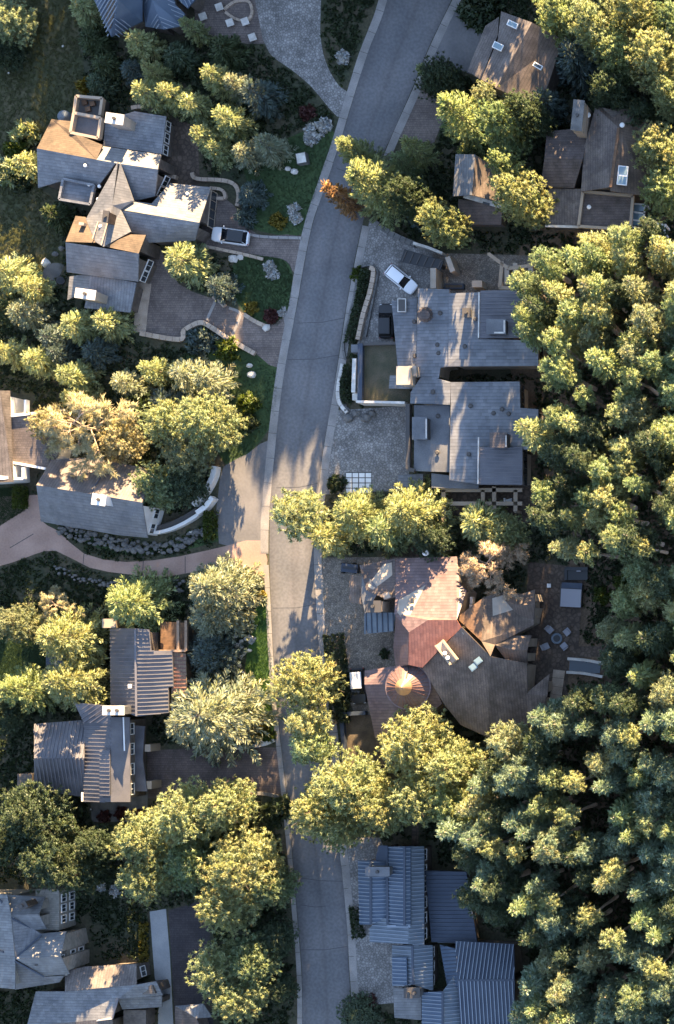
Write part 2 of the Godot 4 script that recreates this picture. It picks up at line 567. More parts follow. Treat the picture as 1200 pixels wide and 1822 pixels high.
func vent(house: Node3D, px: float, py: float, h: float, mat: Material, r := 0.16, tall := 0.6) -> void:
	var mb := MB.new()
	var p := at(px, py, h)
	mb.tube(p - Vector3(0, tall, 0), p, r * 0.7, r * 0.7, 8, false)
	mb.tube(p - Vector3(0, 0.12, 0), p, r * 1.5, r, 10)
	build(mb, "vent_pipe", mat, house)

# a window on an upright wall, from one end of the wall's line to the other (world points), u metres along
func window(house: Node3D, a: Vector3, b: Vector3, u: float, y: float, w: float, h: float, frame: Material, bars := 1) -> void:
	var x := (b - a).normalized()
	var z := x.cross(Vector3.UP).normalized()
	var o := a + x * u
	o.y = y
	var basis := Basis(x, Vector3.UP, z)
	var mb := MB.new()
	for s: float in [-1.0, 1.0]:
		mb.box(o + x * s * (w * 0.5 + 0.05) + z * 0.04, Vector3(0.1, h + 0.2, 0.12), basis)
		mb.box(o + Vector3.UP * s * (h * 0.5 + 0.05) + z * 0.043, Vector3(w, 0.1, 0.12), basis)
	for i in bars:
		mb.box(o + x * ((i + 1.0) / (bars + 1) - 0.5) * w + z * 0.03, Vector3(0.06, h, 0.08), basis)
	var f := build(mb, "window", frame, house)
	var g := MB.new()
	g.box(o + z * 0.02, Vector3(w, h, 0.04), basis)
	build(g, "pane", M.pane, f)

func side_windows(house: Node3D, x0: float, y0: float, h0: float, x1: float, y1: float, h1: float, count: int, y: float, w := 1.2, h := 1.3, frame: Material = null) -> void:
	var a := at(x0, y0, h0)
	var b := at(x1, y1, h1)
	a.y = 0
	b.y = 0
	var inward := -(b - a).normalized().cross(Vector3.UP) * 0.42
	for i in count:
		window(house, a + inward, b + inward, a.distance_to(b) * (i + 0.6) / (count + 0.2), y, w, h, frame if frame else M.white)


# ---------------------------------------------------------------- plants
func any() -> Vector3:
	var y := rng.randf_range(-1, 1)
	var a := rng.randf() * TAU
	var r := sqrt(1.0 - y * y)
	return Vector3(r * cos(a), y, r * sin(a))

func tuft(mb: MB, c: Vector3, out: Vector3, r: float, count: int, k: Color, fat := 0.15) -> void:
	for i in count:
		var d := (out * 0.6 + any() + Vector3(0, 0.25, 0)).normalized()
		var b := c + d * r * 0.05 + any() * r * 0.3
		var e := b + d * r * rng.randf_range(0.5, 1.1)
		var m := (d * 0.5 + any() * 0.6 + Vector3(0, 0.25, 0)).normalized()
		mb.blade(b, e, d.cross(any()).normalized() * r * fat, m, k * rng.randf_range(0.8, 1.2))

func tone() -> Color:
	var f := rng.randf_range(0.72, 1.28)
	var y := rng.randf_range(-0.12, 0.16)
	return Color(f * (1.0 + y), f, f * (1.0 - y))

func trunk(mb: MB, h: float, r: float) -> Array:
	var p := []
	var o := Vector3.ZERO
	var n := 7
	for i in n + 1:
		p.append(o)
		o = Vector3(o.x + rng.randf_range(-0.02, 0.02) * h * 0.35, h * (i + 1) / n, o.z + rng.randf_range(-0.02, 0.02) * h * 0.35)
	p[0].y = -0.3
	for i in n:
		mb.tube(p[i], p[i + 1], r * (1.0 - 0.9 * i / n), r * (1.0 - 0.9 * (i + 1) / n), 7, i == n - 1)
	return p

func on(p: Array, y: float, h: float) -> Vector3:
	var t := clampf(y / h, 0, 0.999) * (p.size() - 1)
	return p[int(t)].lerp(p[int(t) + 1], t - int(t))

# long-needled pine: puffs at the ends of upswept branches
func pine(h: float, r: float, start: float, gap: float, per: int, puff: float, blades: int, dome: float, twice := 1.5) -> Array:
	var tr := MB.new()
	var cr := MB.new()
	var p := trunk(tr, h, 0.013 * h + 0.07)
	var y := start * h
	var az := rng.randf() * TAU
	while y < h * 0.985:
		var t := (y - start * h) / (h * (1.0 - start))
		var reach := r * (pow(1.0 - pow(t, dome), 0.6) * (0.62 + 0.38 * smoothstep(-0.1, 0.35, t)) + 0.06)
		var nb := maxi(3, int(per * (0.55 + 0.45 * (1.0 - t))))
		for i in nb:
			az += 2.4 + rng.randf_range(-0.5, 0.5)
			var ln := reach * rng.randf_range(0.62, 1.12)
			var up := lerpf(-0.05, 0.75, t) + rng.randf_range(-0.15, 0.2)
			var d := Vector3(cos(az), up, sin(az)).normalized()
			var a := on(p, y + rng.randf_range(-0.3, 0.3), h)
			var e := a + d * ln + Vector3(0, ln * 0.08, 0)
			var mid := a.lerp(e, 0.5) - Vector3(0, ln * 0.05, 0)
			cr.col = Color(0.42, 0.30, 0.42)
			cr.tube(a, mid, 0.05, 0.035, 4, false)
			cr.tube(mid, e, 0.035, 0.012, 4, false)
			var k := tone()
			var n := maxi(2, int(ln / puff * twice))
			for j in n:
				var f := 1.0 - 0.78 * j / maxf(1, n) - rng.randf_range(0.0, 0.1)
				var side := d.cross(Vector3.UP).normalized() * rng.randf_range(-0.38, 0.38) * ln * f
				var q := a.lerp(e, f) + side + Vector3(0, rng.randf_range(-0.1, 0.2), 0)
				var out := (d * 0.55 + side.normalized() * 0.3 + Vector3(0, 0.65, 0)).normalized()
				var kk := k * rng.randf_range(0.85, 1.15)
				tuft(cr, q, out, puff * rng.randf_range(0.75, 1.2), blades, kk)
		y += gap * rng.randf_range(0.8, 1.2)
	tuft(cr, p[p.size() - 1], Vector3.UP, puff, blades, tone())
	return [tr.mesh(), cr.mesh()]

# spruce: tiers of flat feathered branches
func spruce(h: float, r: float, start: float, gap: float, per: int, shoot: float) -> Array:
	var tr := MB.new()
	var cr := MB.new()
	var p := trunk(tr, h, 0.012 * h + 0.05)
	var y := start * h
	var az := 0.0
	var up := Vector3(0, 1, 0)
	while y < h * 0.985:
		var t := y / h
		var reach := r * (pow(1.0 - t, 0.62) + 0.04)
		for i in per:
			az += 2.4 + rng.randf_range(-0.5, 0.5)
			var ln := reach * (rng.randf_range(0.5, 0.85) if rng.randf() < 0.4 else rng.randf_range(0.85, 1.2))
			var d := Vector3(cos(az), lerpf(-0.25, 0.6, t * t) + rng.randf_range(-0.15, 0.15), sin(az)).normalized()
			var a := on(p, y + rng.randf_range(-0.3, 0.3), h)
			var sd := d.cross(up).normalized()
			cr.col = Color(0.35, 0.26, 0.36)
			cr.tube(a, a + d * ln * 0.85, 0.035, 0.012, 3, false)
			var k := tone()
			var s := ln * 0.3
			while s < ln:
				var f := s / ln
				var o := a + d * s + up * ln * 0.16 * f * f
				for w: float in [-1.0, 1.0]:
					# a side plume: three blades fanned about its own line
					var sl := minf(shoot, 0.25 + 0.7 * (ln - s)) * rng.randf_range(0.7, 1.25)
					var dd := (d * 0.9 + sd * w * rng.randf_range(0.35, 0.9) + up * rng.randf_range(-0.05, 0.5)).normalized()
					var kk := k * rng.randf_range(0.8, 1.2)
					for g in 3:
						var e := o + (dd + any() * 0.18).normalized() * sl
						var x := (e - o).cross(any()).normalized() * sl * 0.10
						cr.leaf(o, o.lerp(e, 0.55) + x, e, o.lerp(e, 0.55) - x, (up * 0.5 + any() * 0.7).normalized(), kk)
				s += shoot * 0.5
			var o2 := a + d * maxf(ln * 0.7, ln - 0.8) + up * ln * 0.08
			for g in 6:
				var e2 := o2 + (d + up * 0.22 + any() * 0.16).normalized() * (minf(ln * 0.3, 0.45) + shoot * 0.5)
				var x2 := (e2 - o2).cross(any()).normalized() * shoot * 0.10
				cr.leaf(o2, o2.lerp(e2, 0.6) + x2, e2, o2.lerp(e2, 0.6) - x2, (up * 0.5 + any() * 0.7).normalized(), k * 1.1)
		y += gap * rng.randf_range(0.85, 1.15)
	tuft(cr, Vector3(0, h * 0.97, 0) + Vector3(p[-1].x, 0, p[-1].z), Vector3.UP, shoot, 12, tone())
	return [tr.mesh(), cr.mesh()]

func twigs(wood: MB, fine: MB, a: Vector3, d: Vector3, ln: float, r: float, depth: int) -> void:
	var e := a + d * ln
	wood.tube(a, e, r, r * 0.6, 5 if depth > 1 else 3, false)
	if depth == 0:
		for i in 16:
			var dd := (d + any() * 0.9).normalized()
			var b := a.lerp(e, rng.randf_range(0.2, 1.0))
			var q := b + dd * rng.randf_range(0.35, 0.75)
			var s := dd.cross(any()).normalized() * 0.035
			fine.leaf(b, b.lerp(q, 0.4) + s, q, b.lerp(q, 0.4) - s, (dd + Vector3.UP).normalized(), tone())
		tuft(fine, e, d, 0.42, 9, tone(), 0.1)
		return
	for i in (4 if depth > 1 else 5):
		var dd := (d + any() * 0.75 + Vector3(0, 0.12, 0)).normalized()
		twigs(wood, fine, a.lerp(e, rng.randf_range(0.4, 1.0)), dd, ln * rng.randf_range(0.5, 0.75), r * 0.55, depth - 1)

func bare(h: float, r: float) -> Array:
	var tr := MB.new()
	var cr := MB.new()
	var p := trunk(tr, h, 0.16)
	for i in 11:
		var y := h * (0.3 + 0.65 * i / 11.0)
		var az := i * 2.4 + rng.randf_range(-0.4, 0.4)
		var d := Vector3(cos(az), 0.25 + 0.5 * i / 11.0, sin(az)).normalized()
		twigs(tr, cr, on(p, y, h), d, r * 0.55 * rng.randf_range(0.8, 1.15) * (1.15 - 0.6 * i / 11.0), 0.07, 3 if i < 8 else 2)
	return [tr.mesh(), cr.mesh()]

func bush(r: float, h: float, count: int, puff: float, blades: int) -> Array:
	var tr := MB.new()
	var cr := MB.new()
	for i in 6:
		var d := Vector3(cos(i * 1.05), 1.2, sin(i * 1.05)).normalized()
		tr.tube(Vector3(0, -0.1, 0), d * h * 0.6, 0.03, 0.012, 4, false)
	for i in count:
		var u := any()
		u.y = absf(u.y)
		var q := Vector3(u.x * r, u.y * h * 0.8, u.z * r) * rng.randf_range(0.55, 1.0)
		tuft(cr, q, (u + Vector3(0, 0.3, 0)).normalized(), puff, blades, tone(), 0.24)
	return [tr.mesh(), cr.mesh()]

func make_plants() -> void:
	rng.seed = 4711
	proto.tall = []
	for i in 6:
		proto.tall.append(pine(24.0, 2.3, [0.40, 0.34, 0.46, 0.38, 0.5, 0.42][i], 0.8, 6, 0.37, 24, 1.7, 2.1))
	proto.pole = []
	for i in 4:
		proto.pole.append(pine(21.0, 1.9, 0.8, 0.6, 6, 0.38, 24, 2.6, 2.2))
	proto.broad = []
	for i in 5:
		proto.broad.append(pine(13.0, 4.4, 0.16, 0.64, 9, 0.39, 24, 2.4, 2.1))
	proto.spruce = []
	for i in 5:
		proto.spruce.append(spruce(12.0, 3.3, 0.06, 0.52, 8, 0.95))
	proto.grand = []
	for i in 2:
		proto.grand.append(spruce(14.0, 5.6, 0.05, 0.44, 12, 0.8))
	proto.fir = []
	for i in 4:
		proto.fir.append(spruce(23.0, 2.3, [0.36, 0.42, 0.3, 0.46][i], 0.5, 7, 0.8))
	proto.young = []
	for i in 3:
		proto.young.append(spruce(6.5, 1.9, 0.05, 0.4, 8, 0.75))
	proto.bare = []
	for i in 2:
		proto.bare.append(bare(11.0, 4.6))
	proto.bush = []
	for i in 4:
		proto.bush.append(bush(1.0, 1.3, 70, 0.36, 18))

const SIZE := {"pole": [21.0, 1.9, 0.9], "tall": [24.0, 2.3, 0.72], "broad": [13.0, 4.4, 0.62], "spruce": [12.0, 3.4, 0.5], "fir": [23.0, 2.3, 0.66], "grand": [14.0, 5.6, 0.45], "young": [6.5, 2.0, 0.5], "bare": [11.0, 4.6, 0.6], "bush": [1.3, 1.0, 0.5]}
var turns := 0

# the crown is seen round px, py with the given width in pixels; the trunk stands straight below it
func tree(kind: String, called: String, px: float, py: float, wide: float, h: float, foliage: Material, label: String, category := "tree", group := "") -> Node3D:
	var s = SIZE[kind]
	var hc: float = h * s[2]
	var o := at(px, py, hc)
	o.y = 0
	var r := wide * 0.5 / S * (HC - hc) / HC
	var set_: Array = proto[kind]
	turns += 1
	var pick: Array = set_[turns % set_.size()]
	var kin := {M.pine_gold: [M.pine_gold, M.pine_gold_b, M.pine_gold_c], M.pine_green: [M.pine_green, M.pine_green_b, M.pine_green_c], M.spruce_gold: [M.spruce_gold, M.spruce_gold_b]}
	if kin.has(foliage):
		foliage = kin[foliage][(turns * 7 + int(px)) % kin[foliage].size()]
	var t := thing(called, label, category, Vector3.ZERO, 0.0, group)
	t.transform = Transform3D(Basis(Vector3.UP, turns * 2.399).scaled_local(Vector3(r / s[1], h / s[0], r / s[1])), o)
	if kind == "bush":
		put(pick[0], "stem", M.bark, t)
		put(pick[1], "foliage", foliage, t)
	else:
		put(pick[0], "trunk", M.deadwood if kind == "bare" else M.pinebark if kind in ["tall", "pole", "fir"] else M.bark, t)
		put(pick[1], "crown", foliage, t)
	return t


# ---------------------------------------------------------------- cars and furniture
func loft(mb: MB, rows: Array) -> void:      # rows of matching cross sections
	for i in rows.size() - 1:
		var a: Array = rows[i]
		var b: Array = rows[i + 1]
		for j in a.size():
			var k := (j + 1) % a.size()
			mb.quad(a[j], a[k], b[k], b[j])

# front faces +x
func car(px: float, py: float, turn: float, ln: float, wd: float, high: float, body: Material, roof_mat: Material, label: String, category: String, called: String, bed := false) -> Node3D:
	var t := thing(called, label, category, Vector3.ZERO)
	var o := at(px, py, 0.8)
	o.y = 0
	t.transform = Transform3D(Basis(Vector3.UP, deg_to_rad(turn)), o)
	var w := world_of(t)
	var mb := MB.new()
	var belt := high * 0.62
	var prof := [[-0.5, 0.66, 0.50, 0.84], [-0.49, 0.80, 0.38, 0.94], [-0.465, 0.91, 0.32, 0.99], [-0.38, 1.0, 0.26, 1.0], [-0.1, 1.0, 0.24, 1.0], [0.16, 1.0, 0.24, 1.0], [0.30, 0.99, 0.26, 0.93], [0.40, 0.96, 0.28, 0.87], [0.46, 0.86, 0.32, 0.81], [0.488, 0.72, 0.38, 0.74], [0.5, 0.5, 0.44, 0.66]]
	var rows := []
	for q in prof:
		var x: float = q[0] * ln
		var hw: float = q[1] * wd * 0.5
		var y0: float = q[2]
		var y1: float = q[3] * belt
		var r := []
		for c in [[-0.9, y0], [0.9, y0], [1.0, y0 + 0.12], [1.0, lerpf(y0, y1, 0.72)], [0.9, y1], [0.5, y1 + 0.025], [0.0, y1 + 0.035], [-0.5, y1 + 0.025], [-0.9, y1], [-1.0, lerpf(y0, y1, 0.72)], [-1.0, y0 + 0.12]]:
			r.append(w * Vector3(x, c[1], c[0] * hw))
		rows.append(r)
	var flip := []
	for r in rows:
		var z: Array = r.duplicate()
		z.reverse()
		flip.append(z)
	loft(mb, flip)
	for k in [0, rows.size() - 1]:
		for j in range(1, rows[k].size() - 1):
			if k == 0: mb.tri(rows[k][0], rows[k][j], rows[k][j + 1])
			else: mb.tri(rows[k][0], rows[k][j + 1], rows[k][j])
	build(mb, "body", body, t)
	# cabin: glass band between the belt and the roof
	var xb := [-0.46, -0.38, 0.05, 0.23] if not bed else [-0.10, -0.06, 0.08, 0.22]
	var hb := wd * 0.455
	var ht := wd * 0.345
	var low := [Vector3(xb[0] * ln, belt, hb * 0.92), Vector3(xb[3] * ln, belt * 0.97, hb * 0.94), Vector3(xb[3] * ln, belt * 0.97, -hb * 0.94), Vector3(xb[0] * ln, belt, -hb * 0.92)]
	var top := [Vector3(xb[1] * ln, high - 0.05, ht * 0.93), Vector3(xb[2] * ln, high - 0.04, ht), Vector3(xb[2] * ln, high - 0.04, -ht), Vector3(xb[1] * ln, high - 0.05, -ht * 0.93)]
	for i in 4:
		low[i] = w * low[i]
		top[i] = w * top[i]
	var nm := ["side_window", "windscreen", "side_window", "rear_window"]
	for i in 4:
		var g := MB.new()
		var j := (i + 1) % 4
		g.quad(low[i], low[j], top[j], top[i])
		build(g, nm[i], M.carglass, t)
	var rf := MB.new()
	var rows2 := []
	for x in [xb[1] - 0.012, xb[1] + 0.03, (xb[1] + xb[2]) * 0.5, xb[2] - 0.03, xb[2] + 0.012]:
		var e: bool = x < xb[1] or x > xb[2]
		var r := []
		for c in [[1.04, 0.0], [0.85, 0.035], [0.0, 0.06], [-0.85, 0.035], [-1.04, 0.0], [0.0, -0.05]]:
			r.append(w * Vector3(x * ln, high - 0.05 + c[1] * (0.4 if e else 1.0), c[0] * ht))
		rows2.append(r)
	loft(rf, rows2)
	build(rf, "roof_panel", roof_mat, t)
	for i in 4:
		var pl := MB.new()
		pl.tube(low[i], top[i], 0.035, 0.03, 6, false)
		build(pl, "pillar", body, t)
	for sx in [-0.31, 0.31]:
		for sz in [-1.0, 1.0]:
			var c := Vector3(sx * ln, 0.34, sz * (wd * 0.5 - 0.10))
			var ty := MB.new()
			ty.tube(w * (c - Vector3(0, 0, 0.11 * sz)), w * (c + Vector3(0, 0, 0.115 * sz)), 0.34, 0.34, 16)
			var wh := build(ty, "wheel", M.tyre, t)
			var rm := MB.new()
			rm.tube(w * c, w * (c + Vector3(0, 0, 0.125 * sz)), 0.22, 0.2, 10)
			build(rm, "rim", M.rim, wh)
	for sz in [-1.0, 1.0]:
		var hl := MB.new()
		hl.box(w * Vector3(0.455 * ln, belt * 0.74, sz * wd * 0.34), Vector3(0.2, 0.14, 0.26), w.basis)
		build(hl, "headlight", M.lamp, t)
		var tl := MB.new()
		tl.box(w * Vector3(-0.488 * ln, belt * 0.78, sz * wd * 0.37), Vector3(0.10, 0.18, 0.3), w.basis)
		build(tl, "tail_light", M.redlamp, t)
		var mr := MB.new()
		mr.box(w * Vector3(0.17 * ln, belt + 0.08, sz * (wd * 0.5 + 0.07)), Vector3(0.12, 0.14, 0.22), w.basis)
		build(mr, "mirror", body, t)
	return t

func garden_chair(px: float, py: float, turn: float, label: String, mat: Material, group: String) -> Node3D:
	var t := thing("garden_chair", label, "chair", Vector3.ZERO, 0.0, group)
	var o := at(px, py, 0.5)
	o.y = 0.05
	t.transform = Transform3D(Basis(Vector3.UP, deg_to_rad(turn)), o)
	var w := world_of(t)
	var s := MB.new()
	s.box(w * Vector3(0, 0.40, 0), Vector3(0.75, 0.08, 0.75), w.basis)
	build(s, "seat", mat, t)
	var b := MB.new()
	b.box(w * Vector3(0, 0.75, -0.42), Vector3(0.75, 0.75, 0.08), w.basis * Basis(Vector3.RIGHT, -0.35))
	build(b, "backrest", mat, t)
	for sx in [-1, 1]:
		var m := MB.new()
		m.box(w * Vector3(0.36 * sx, 0.6, 0), Vector3(0.12, 0.05, 0.7), w.basis)
		build(m, "armrest", mat, t)
		for sz in [-1, 1]:
			var l := MB.new()
			l.box(w * Vector3(0.33 * sx, 0.19, 0.32 * sz), Vector3(0.07, 0.38, 0.07), w.basis)
			build(l, "leg", mat, t)
	return t

func boulder(px: float, py: float, wide: float, mat: Material, label: String, group := "") -> void:
	var mb := MB.new()
	var r := wide * 0.5 / S
	var o := at(px, py, r * 0.5)
	o.y = r * 0.3
	mb.rock(o, Vector3(r, r * 0.8, r * rng.randf_range(0.7, 1.0)), rng)
	tag(build(mb, "boulder", mat), label, "rock", group)

func stones(called: String, label: String, path: Array, wide: float, size: float, count: int, mat: Material, category := "stone wall", rise := 0.35) -> void:
	var t := thing(called, label, category)
	var p := smooth(ring(path), false, 5)
	var total := length_of(p)
	for i in count:
		var s := total * (i + rng.randf()) / count
		var run := 0.0
		var q: Vector3 = p[0]
		var side := Vector3.ZERO
		for k in p.size() - 1:
			var ln: float = p[k].distance_to(p[k + 1])
			if run + ln >= s:
				q = p[k].lerp(p[k + 1], (s - run) / maxf(ln, 0.001))
				side = (p[k + 1] - p[k]).cross(Vector3.UP).normalized()
				break
			run += ln
		var r := size * rng.randf_range(0.5, 1.35)
		var mb := MB.new()
		var f := rng.randf_range(-0.6, 0.6)
		mb.rock(q + side * wide * f + Vector3(0, r * 0.3 + rise * (f + 0.5), 0), Vector3(r, r * 0.75, r * rng.randf_range(0.6, 1.0)), rng)
		build(mb, "stone", mat, t)

func inside(p: Vector2, polys: Array) -> bool:
	for q in polys:
		if Geometry2D.is_point_in_polygon(p, q):
			return true
	return false

func flat_ring(p: Array) -> PackedVector2Array:
	var f := PackedVector2Array()
	for q in ring(p):
		f.append(Vector2(q.x, q.z))
	return f

# small plants that nobody could count, all over an outline
func cover(called: String, outline: Array, count: int, mesh: Mesh, mat: Material, s0: float, s1: float, y: float, avoid: bool, label: String, category: String) -> void:
	var poly := flat_ring(outline)
	var box := Rect2(poly[0], Vector2.ZERO)
	for q in poly:
		box = box.expand(q)
	var grown := []
	if avoid:
		for q in keepout:
			grown.append_array(Geometry2D.offset_polygon(q, s1 * 0.5))
	var spots := []
	for i in count:
		var q := Vector2(rng.randf_range(box.position.x, box.end.x), rng.randf_range(box.position.y, box.end.y))
		if not Geometry2D.is_point_in_polygon(q, poly) or avoid and inside(q, grown):
			continue
		spots.append(Transform3D(Basis(Vector3.UP, rng.randf() * TAU).scaled(Vector3.ONE * rng.randf_range(s0, s1)), Vector3(q.x, y, q.y)))
	var mm := MultiMesh.new()
	mm.transform_format = MultiMesh.TRANSFORM_3D
	mm.mesh = mesh
	mm.instance_count = spots.size()
	for i in spots.size():
		mm.set_instance_transform(i, spots[i])
	var o := MultiMeshInstance3D.new()
	o.name = numbered(called)
	o.multimesh = mm
	o.material_override = mat
	add_child(o)
	tag(o, label, category, "", "stuff")


func _ready() -> void:
	# ------------------------------------------------ camera, sky, sun, exposure
	var cam := Camera3D.new()
	cam.name = "camera"
	add_child(cam)
	cam.position = Vector3((VX - 600.0) / S, HC, (VY - 911.0) / S)
	cam.rotation_degrees = Vector3(-90, 0, 0)
	var near := 50.0
	cam.set_frustum(1822.0 / S * near / HC, Vector2((600.0 - VX) / S, (VY - 911.0) / S) * near / HC, near, 900.0)
	cam.current = true
	var env := Environment.new()
	env.background_mode = Environment.BG_SKY
	var skym := ProceduralSkyMaterial.new()
	skym.sky_top_color = Color(0.335, 0.40, 0.50)
	skym.sky_horizon_color = Color(0.50, 0.535, 0.59)
	skym.sky_curve = 0.15
	skym.ground_bottom_color = Color(0.12, 0.13, 0.11)
	skym.ground_horizon_color = Color(0.42, 0.46, 0.50)
	var sky := Sky.new()
	sky.sky_material = skym
	env.sky = sky
	env.tonemap_mode = Environment.TONE_MAPPER_LINEAR
	env.tonemap_exposure = 8.2
	env.sdfgi_enabled = true
	env.ssao_enabled = true
	env.ssil_enabled = true
	var we := WorldEnvironment.new()
	we.name = "world_environment"
	we.environment = env
	add_child(we)
	var sun := DirectionalLight3D.new()
	sun.name = "sun"
	add_child(sun)
	sun.light_energy = 1.6
	sun.light_color = Color(1.0, 0.86, 0.66)
	sun.light_angular_distance = 0.5
	sun.shadow_enabled = true
	sun.sky_mode = DirectionalLight3D.SKY_MODE_LIGHT_ONLY
	var elev := deg_to_rad(16.5)
	var flat_dir := Vector2(-0.15, 1.0).normalized() * cos(elev)
	sun.look_at_from_position(Vector3(0, 80, 0), Vector3(0, 80, 0) + Vector3(flat_dir.x, -sin(elev), flat_dir.y))

	make_materials()
	make_plants()
	rng.seed = 90210
	ground_and_roads()
	houses_west()
	houses_east()
	garden_walls()
	trees()
	cars_and_small_things()
	undergrowth()


func ground_and_roads() -> void:
	var g := MB.new()
	g.quad(Vector3(-420, 0, 420), Vector3(420, 0, 420), Vector3(420, 0, -420), Vector3(-420, 0, -420))
	tag(build(g, "ground", M.earth), "", "", "", "structure")
	sheet("forest_floor", [930, 430, 1300, 380, 1300, 1900, 880, 1900, 960, 1700, 960, 1420, 1010, 1230, 1000, 900, 930, 800], 0.004, M.needles, 3)
	keepout.clear()
	sheet("meadow", [-60, -60, 150, -60, 140, 60, 150, 130, 120, 210, 60, 250, 66, 330, 100, 360, 110, 480, 60, 560, -60, 560], 0.006, M.meadow, 3)
	sheet("lawn", [430, 250, 500, 250, 575, 220, 596, 255, 565, 335, 540, 415, 480, 415, 440, 395, 440, 330], 0.008, M.lawn, 3)
	sheet("lawn", [420, 462, 470, 455, 505, 462, 521, 490, 518, 540, 495, 580, 445, 565, 415, 520], 0.008, M.lawn, 4)
	sheet("lawn", [380, 600, 470, 640, 497, 665, 490, 740, 450, 800, 400, 825, 340, 700, 300, 660], 0.008, M.lawn, 3)
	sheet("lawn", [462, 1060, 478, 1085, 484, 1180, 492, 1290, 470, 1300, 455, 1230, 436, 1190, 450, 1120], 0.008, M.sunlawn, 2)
	sheet("lawn", [115, 945, 200, 985, 290, 985, 392, 962, 388, 940, 300, 970, 215, 975, 150, 945], 0.008, M.lawn, 2)
	sheet("lawn", [0, 868, 52, 868, 50, 905, 20, 930, 0, 935], 0.008, M.lawn)
	sheet("lawn", [0, 1110, 90, 1120, 80, 1220, 0, 1230], 0.008, M.lawn)
	keepout.clear()
	# the street between its two gutters
	var left := [700, -80, 683, 20, 655, 92, 628, 180, 607, 250, 580, 330, 558, 395, 542, 470, 530, 540, 510, 640, 497, 730, 484, 850, 480, 960, 482, 1060, 488, 1180, 494, 1260, 507, 1380, 519, 1500, 529, 1620, 538, 1740, 538, 1900]
	var right := [634, 1900, 622, 1740, 618, 1650, 610, 1560, 602, 1500, 598, 1420, 588, 1300, 572, 1180, 563, 1060, 560, 960, 567, 870, 575, 800, 590, 720, 602, 640, 614, 560, 630, 470, 645, 400, 672, 300, 700, 235, 735, 155, 763, 85, 800, 8, 840, -80]
	street(left, right)
	var seals := thing("road_crack_seal", "thin dark sealed cracks running across the grey asphalt street", "crack seal")
	var cr := [[512, 640, 602, 632], [528, 575, 612, 566], [492, 868, 566, 860], [486, 1082, 563, 1075], [533, 1690, 618, 1684], [536, 1610, 580, 1612], [522, 1560, 610, 1568], [600, 300, 668, 318]]
	for q in cr:
		var mb := MB.new()
		ribbon(mb, [at(q[0], q[1]), at((q[0] + q[2]) * 0.5 + 4, (q[1] + q[3]) * 0.5 + 3), at(q[2], q[3])], 0.07, 0.02, 0.036)
		build(mb, "seal_line", M.seal, seals)
	edging("gutter", [696, -60, 676, 20, 648, 92, 620, 180, 599, 250, 572, 330, 550, 395, 534, 470, 522, 540, 503, 640, 490, 730, 478, 848, 472, 925, 471, 985], 1.05, 0.045, M.concrete, "", "", 3.0, "", "structure")
	edging("gutter", [474, 1005, 477, 1060, 483, 1180, 489, 1260, 502, 1380, 514, 1500, 524, 1620, 533, 1740, 534, 1880], 0.62, 0.06, M.concrete, "", "", 3.0, "", "structure")
	edging("gutter", [846, -60, 806, 14, 770, 90, 742, 160, 706, 240, 680, 303], 1.0, 0.05, M.concrete, "", "", 3.0, "", "structure")
	edging("gutter", [652, 402, 638, 470, 622, 560, 610, 640, 597, 720, 583, 800, 574, 870, 566, 960, 569, 1060, 578, 1180, 594, 1300, 604, 1420, 610, 1500, 617, 1560, 625, 1650, 630, 1740, 640, 1860], 1.0, 0.05, M.concrete, "", "", 3.0, "", "structure")
	# drives and hard standings
	sheet("driveway", [430, -60, 440, 20, 470, 75, 485, 100, 520, 125, 555, 155, 601, 208, 612, 192, 623, 170, 600, 148, 580, 110, 570, 60, 560, -60], 0.022, M.cobble, 3)
	sheet("driveway", [360, 345, 400, 352, 428, 380, 445, 408, 475, 420, 541, 421, 526, 486, 516, 470, 500, 460, 470, 456, 425, 448, 366, 440], 0.022, M.paver, 2)
	sheet("driveway", [262, 450, 285, 440, 318, 505, 375, 530, 440, 560, 478, 577, 508, 560, 520, 525, 526, 500, 520, 560, 499, 655, 455, 628, 400, 597, 366, 574, 335, 583, 321, 603, 250, 592, 262, 520], 0.02, M.paver, 2)
	sheet("driveway", [-60, 905, 75, 880, 72, 925, 105, 945, 150, 985, 225, 1000, 320, 990, 400, 972, 468, 962, 472, 1030, 440, 1006, 380, 1010, 300, 1026, 230, 1022, 160, 1010, 100, 980, 60, 987, 15, 1003, -60, 1010], 0.022, M.pink, 2)
	sheet("parking_pad", [482, 782, 440, 808, 408, 824, 392, 850, 390, 967, 472, 960, 476, 850], 0.014, M.pad, 2)
	sheet("driveway", [262, 1335, 380, 1330, 494, 1330, 506, 1412, 400, 1420, 262, 1420], 0.022, M.paver_dark)
	sheet("driveway", [300, 1620, 372, 1600, 380, 1822, 312, 1822], 0.012, M.drive_dark)
	sheet("ramp", [267, 1622, 296, 1617, 303, 1700, 306, 1760, 313, 1900, 282, 1900, 282, 1800, 289, 1772, 276, 1740], 0.06, M.ramp)
	sheet("driveway", [809, 20, 868, 52, 838, 132, 764, 103], 0.022, M.pad)
	sheet("driveway", [738, 155, 800, 185, 772, 256, 702, 244], 0.022, M.paver)
	sheet("driveway", [658, 392, 684, 412, 722, 432, 800, 452, 770, 520, 700, 540, 700, 612, 636, 612, 668, 486, 650, 472, 638, 480], 0.022, M.cobble)
	sheet("driveway", [602, 730, 730, 722, 728, 872, 574, 880, 588, 800], 0.022, M.cobble)
	sheet("driveway", [574, 992, 820, 990, 820, 1260, 640, 1290, 582, 1150, 573, 1060], 0.022, M.sandy)
	sheet("driveway", [612, 1490, 676, 1490, 760, 1690, 760, 1780, 636, 1790, 630, 1700, 622, 1600], 0.022, M.cobble)
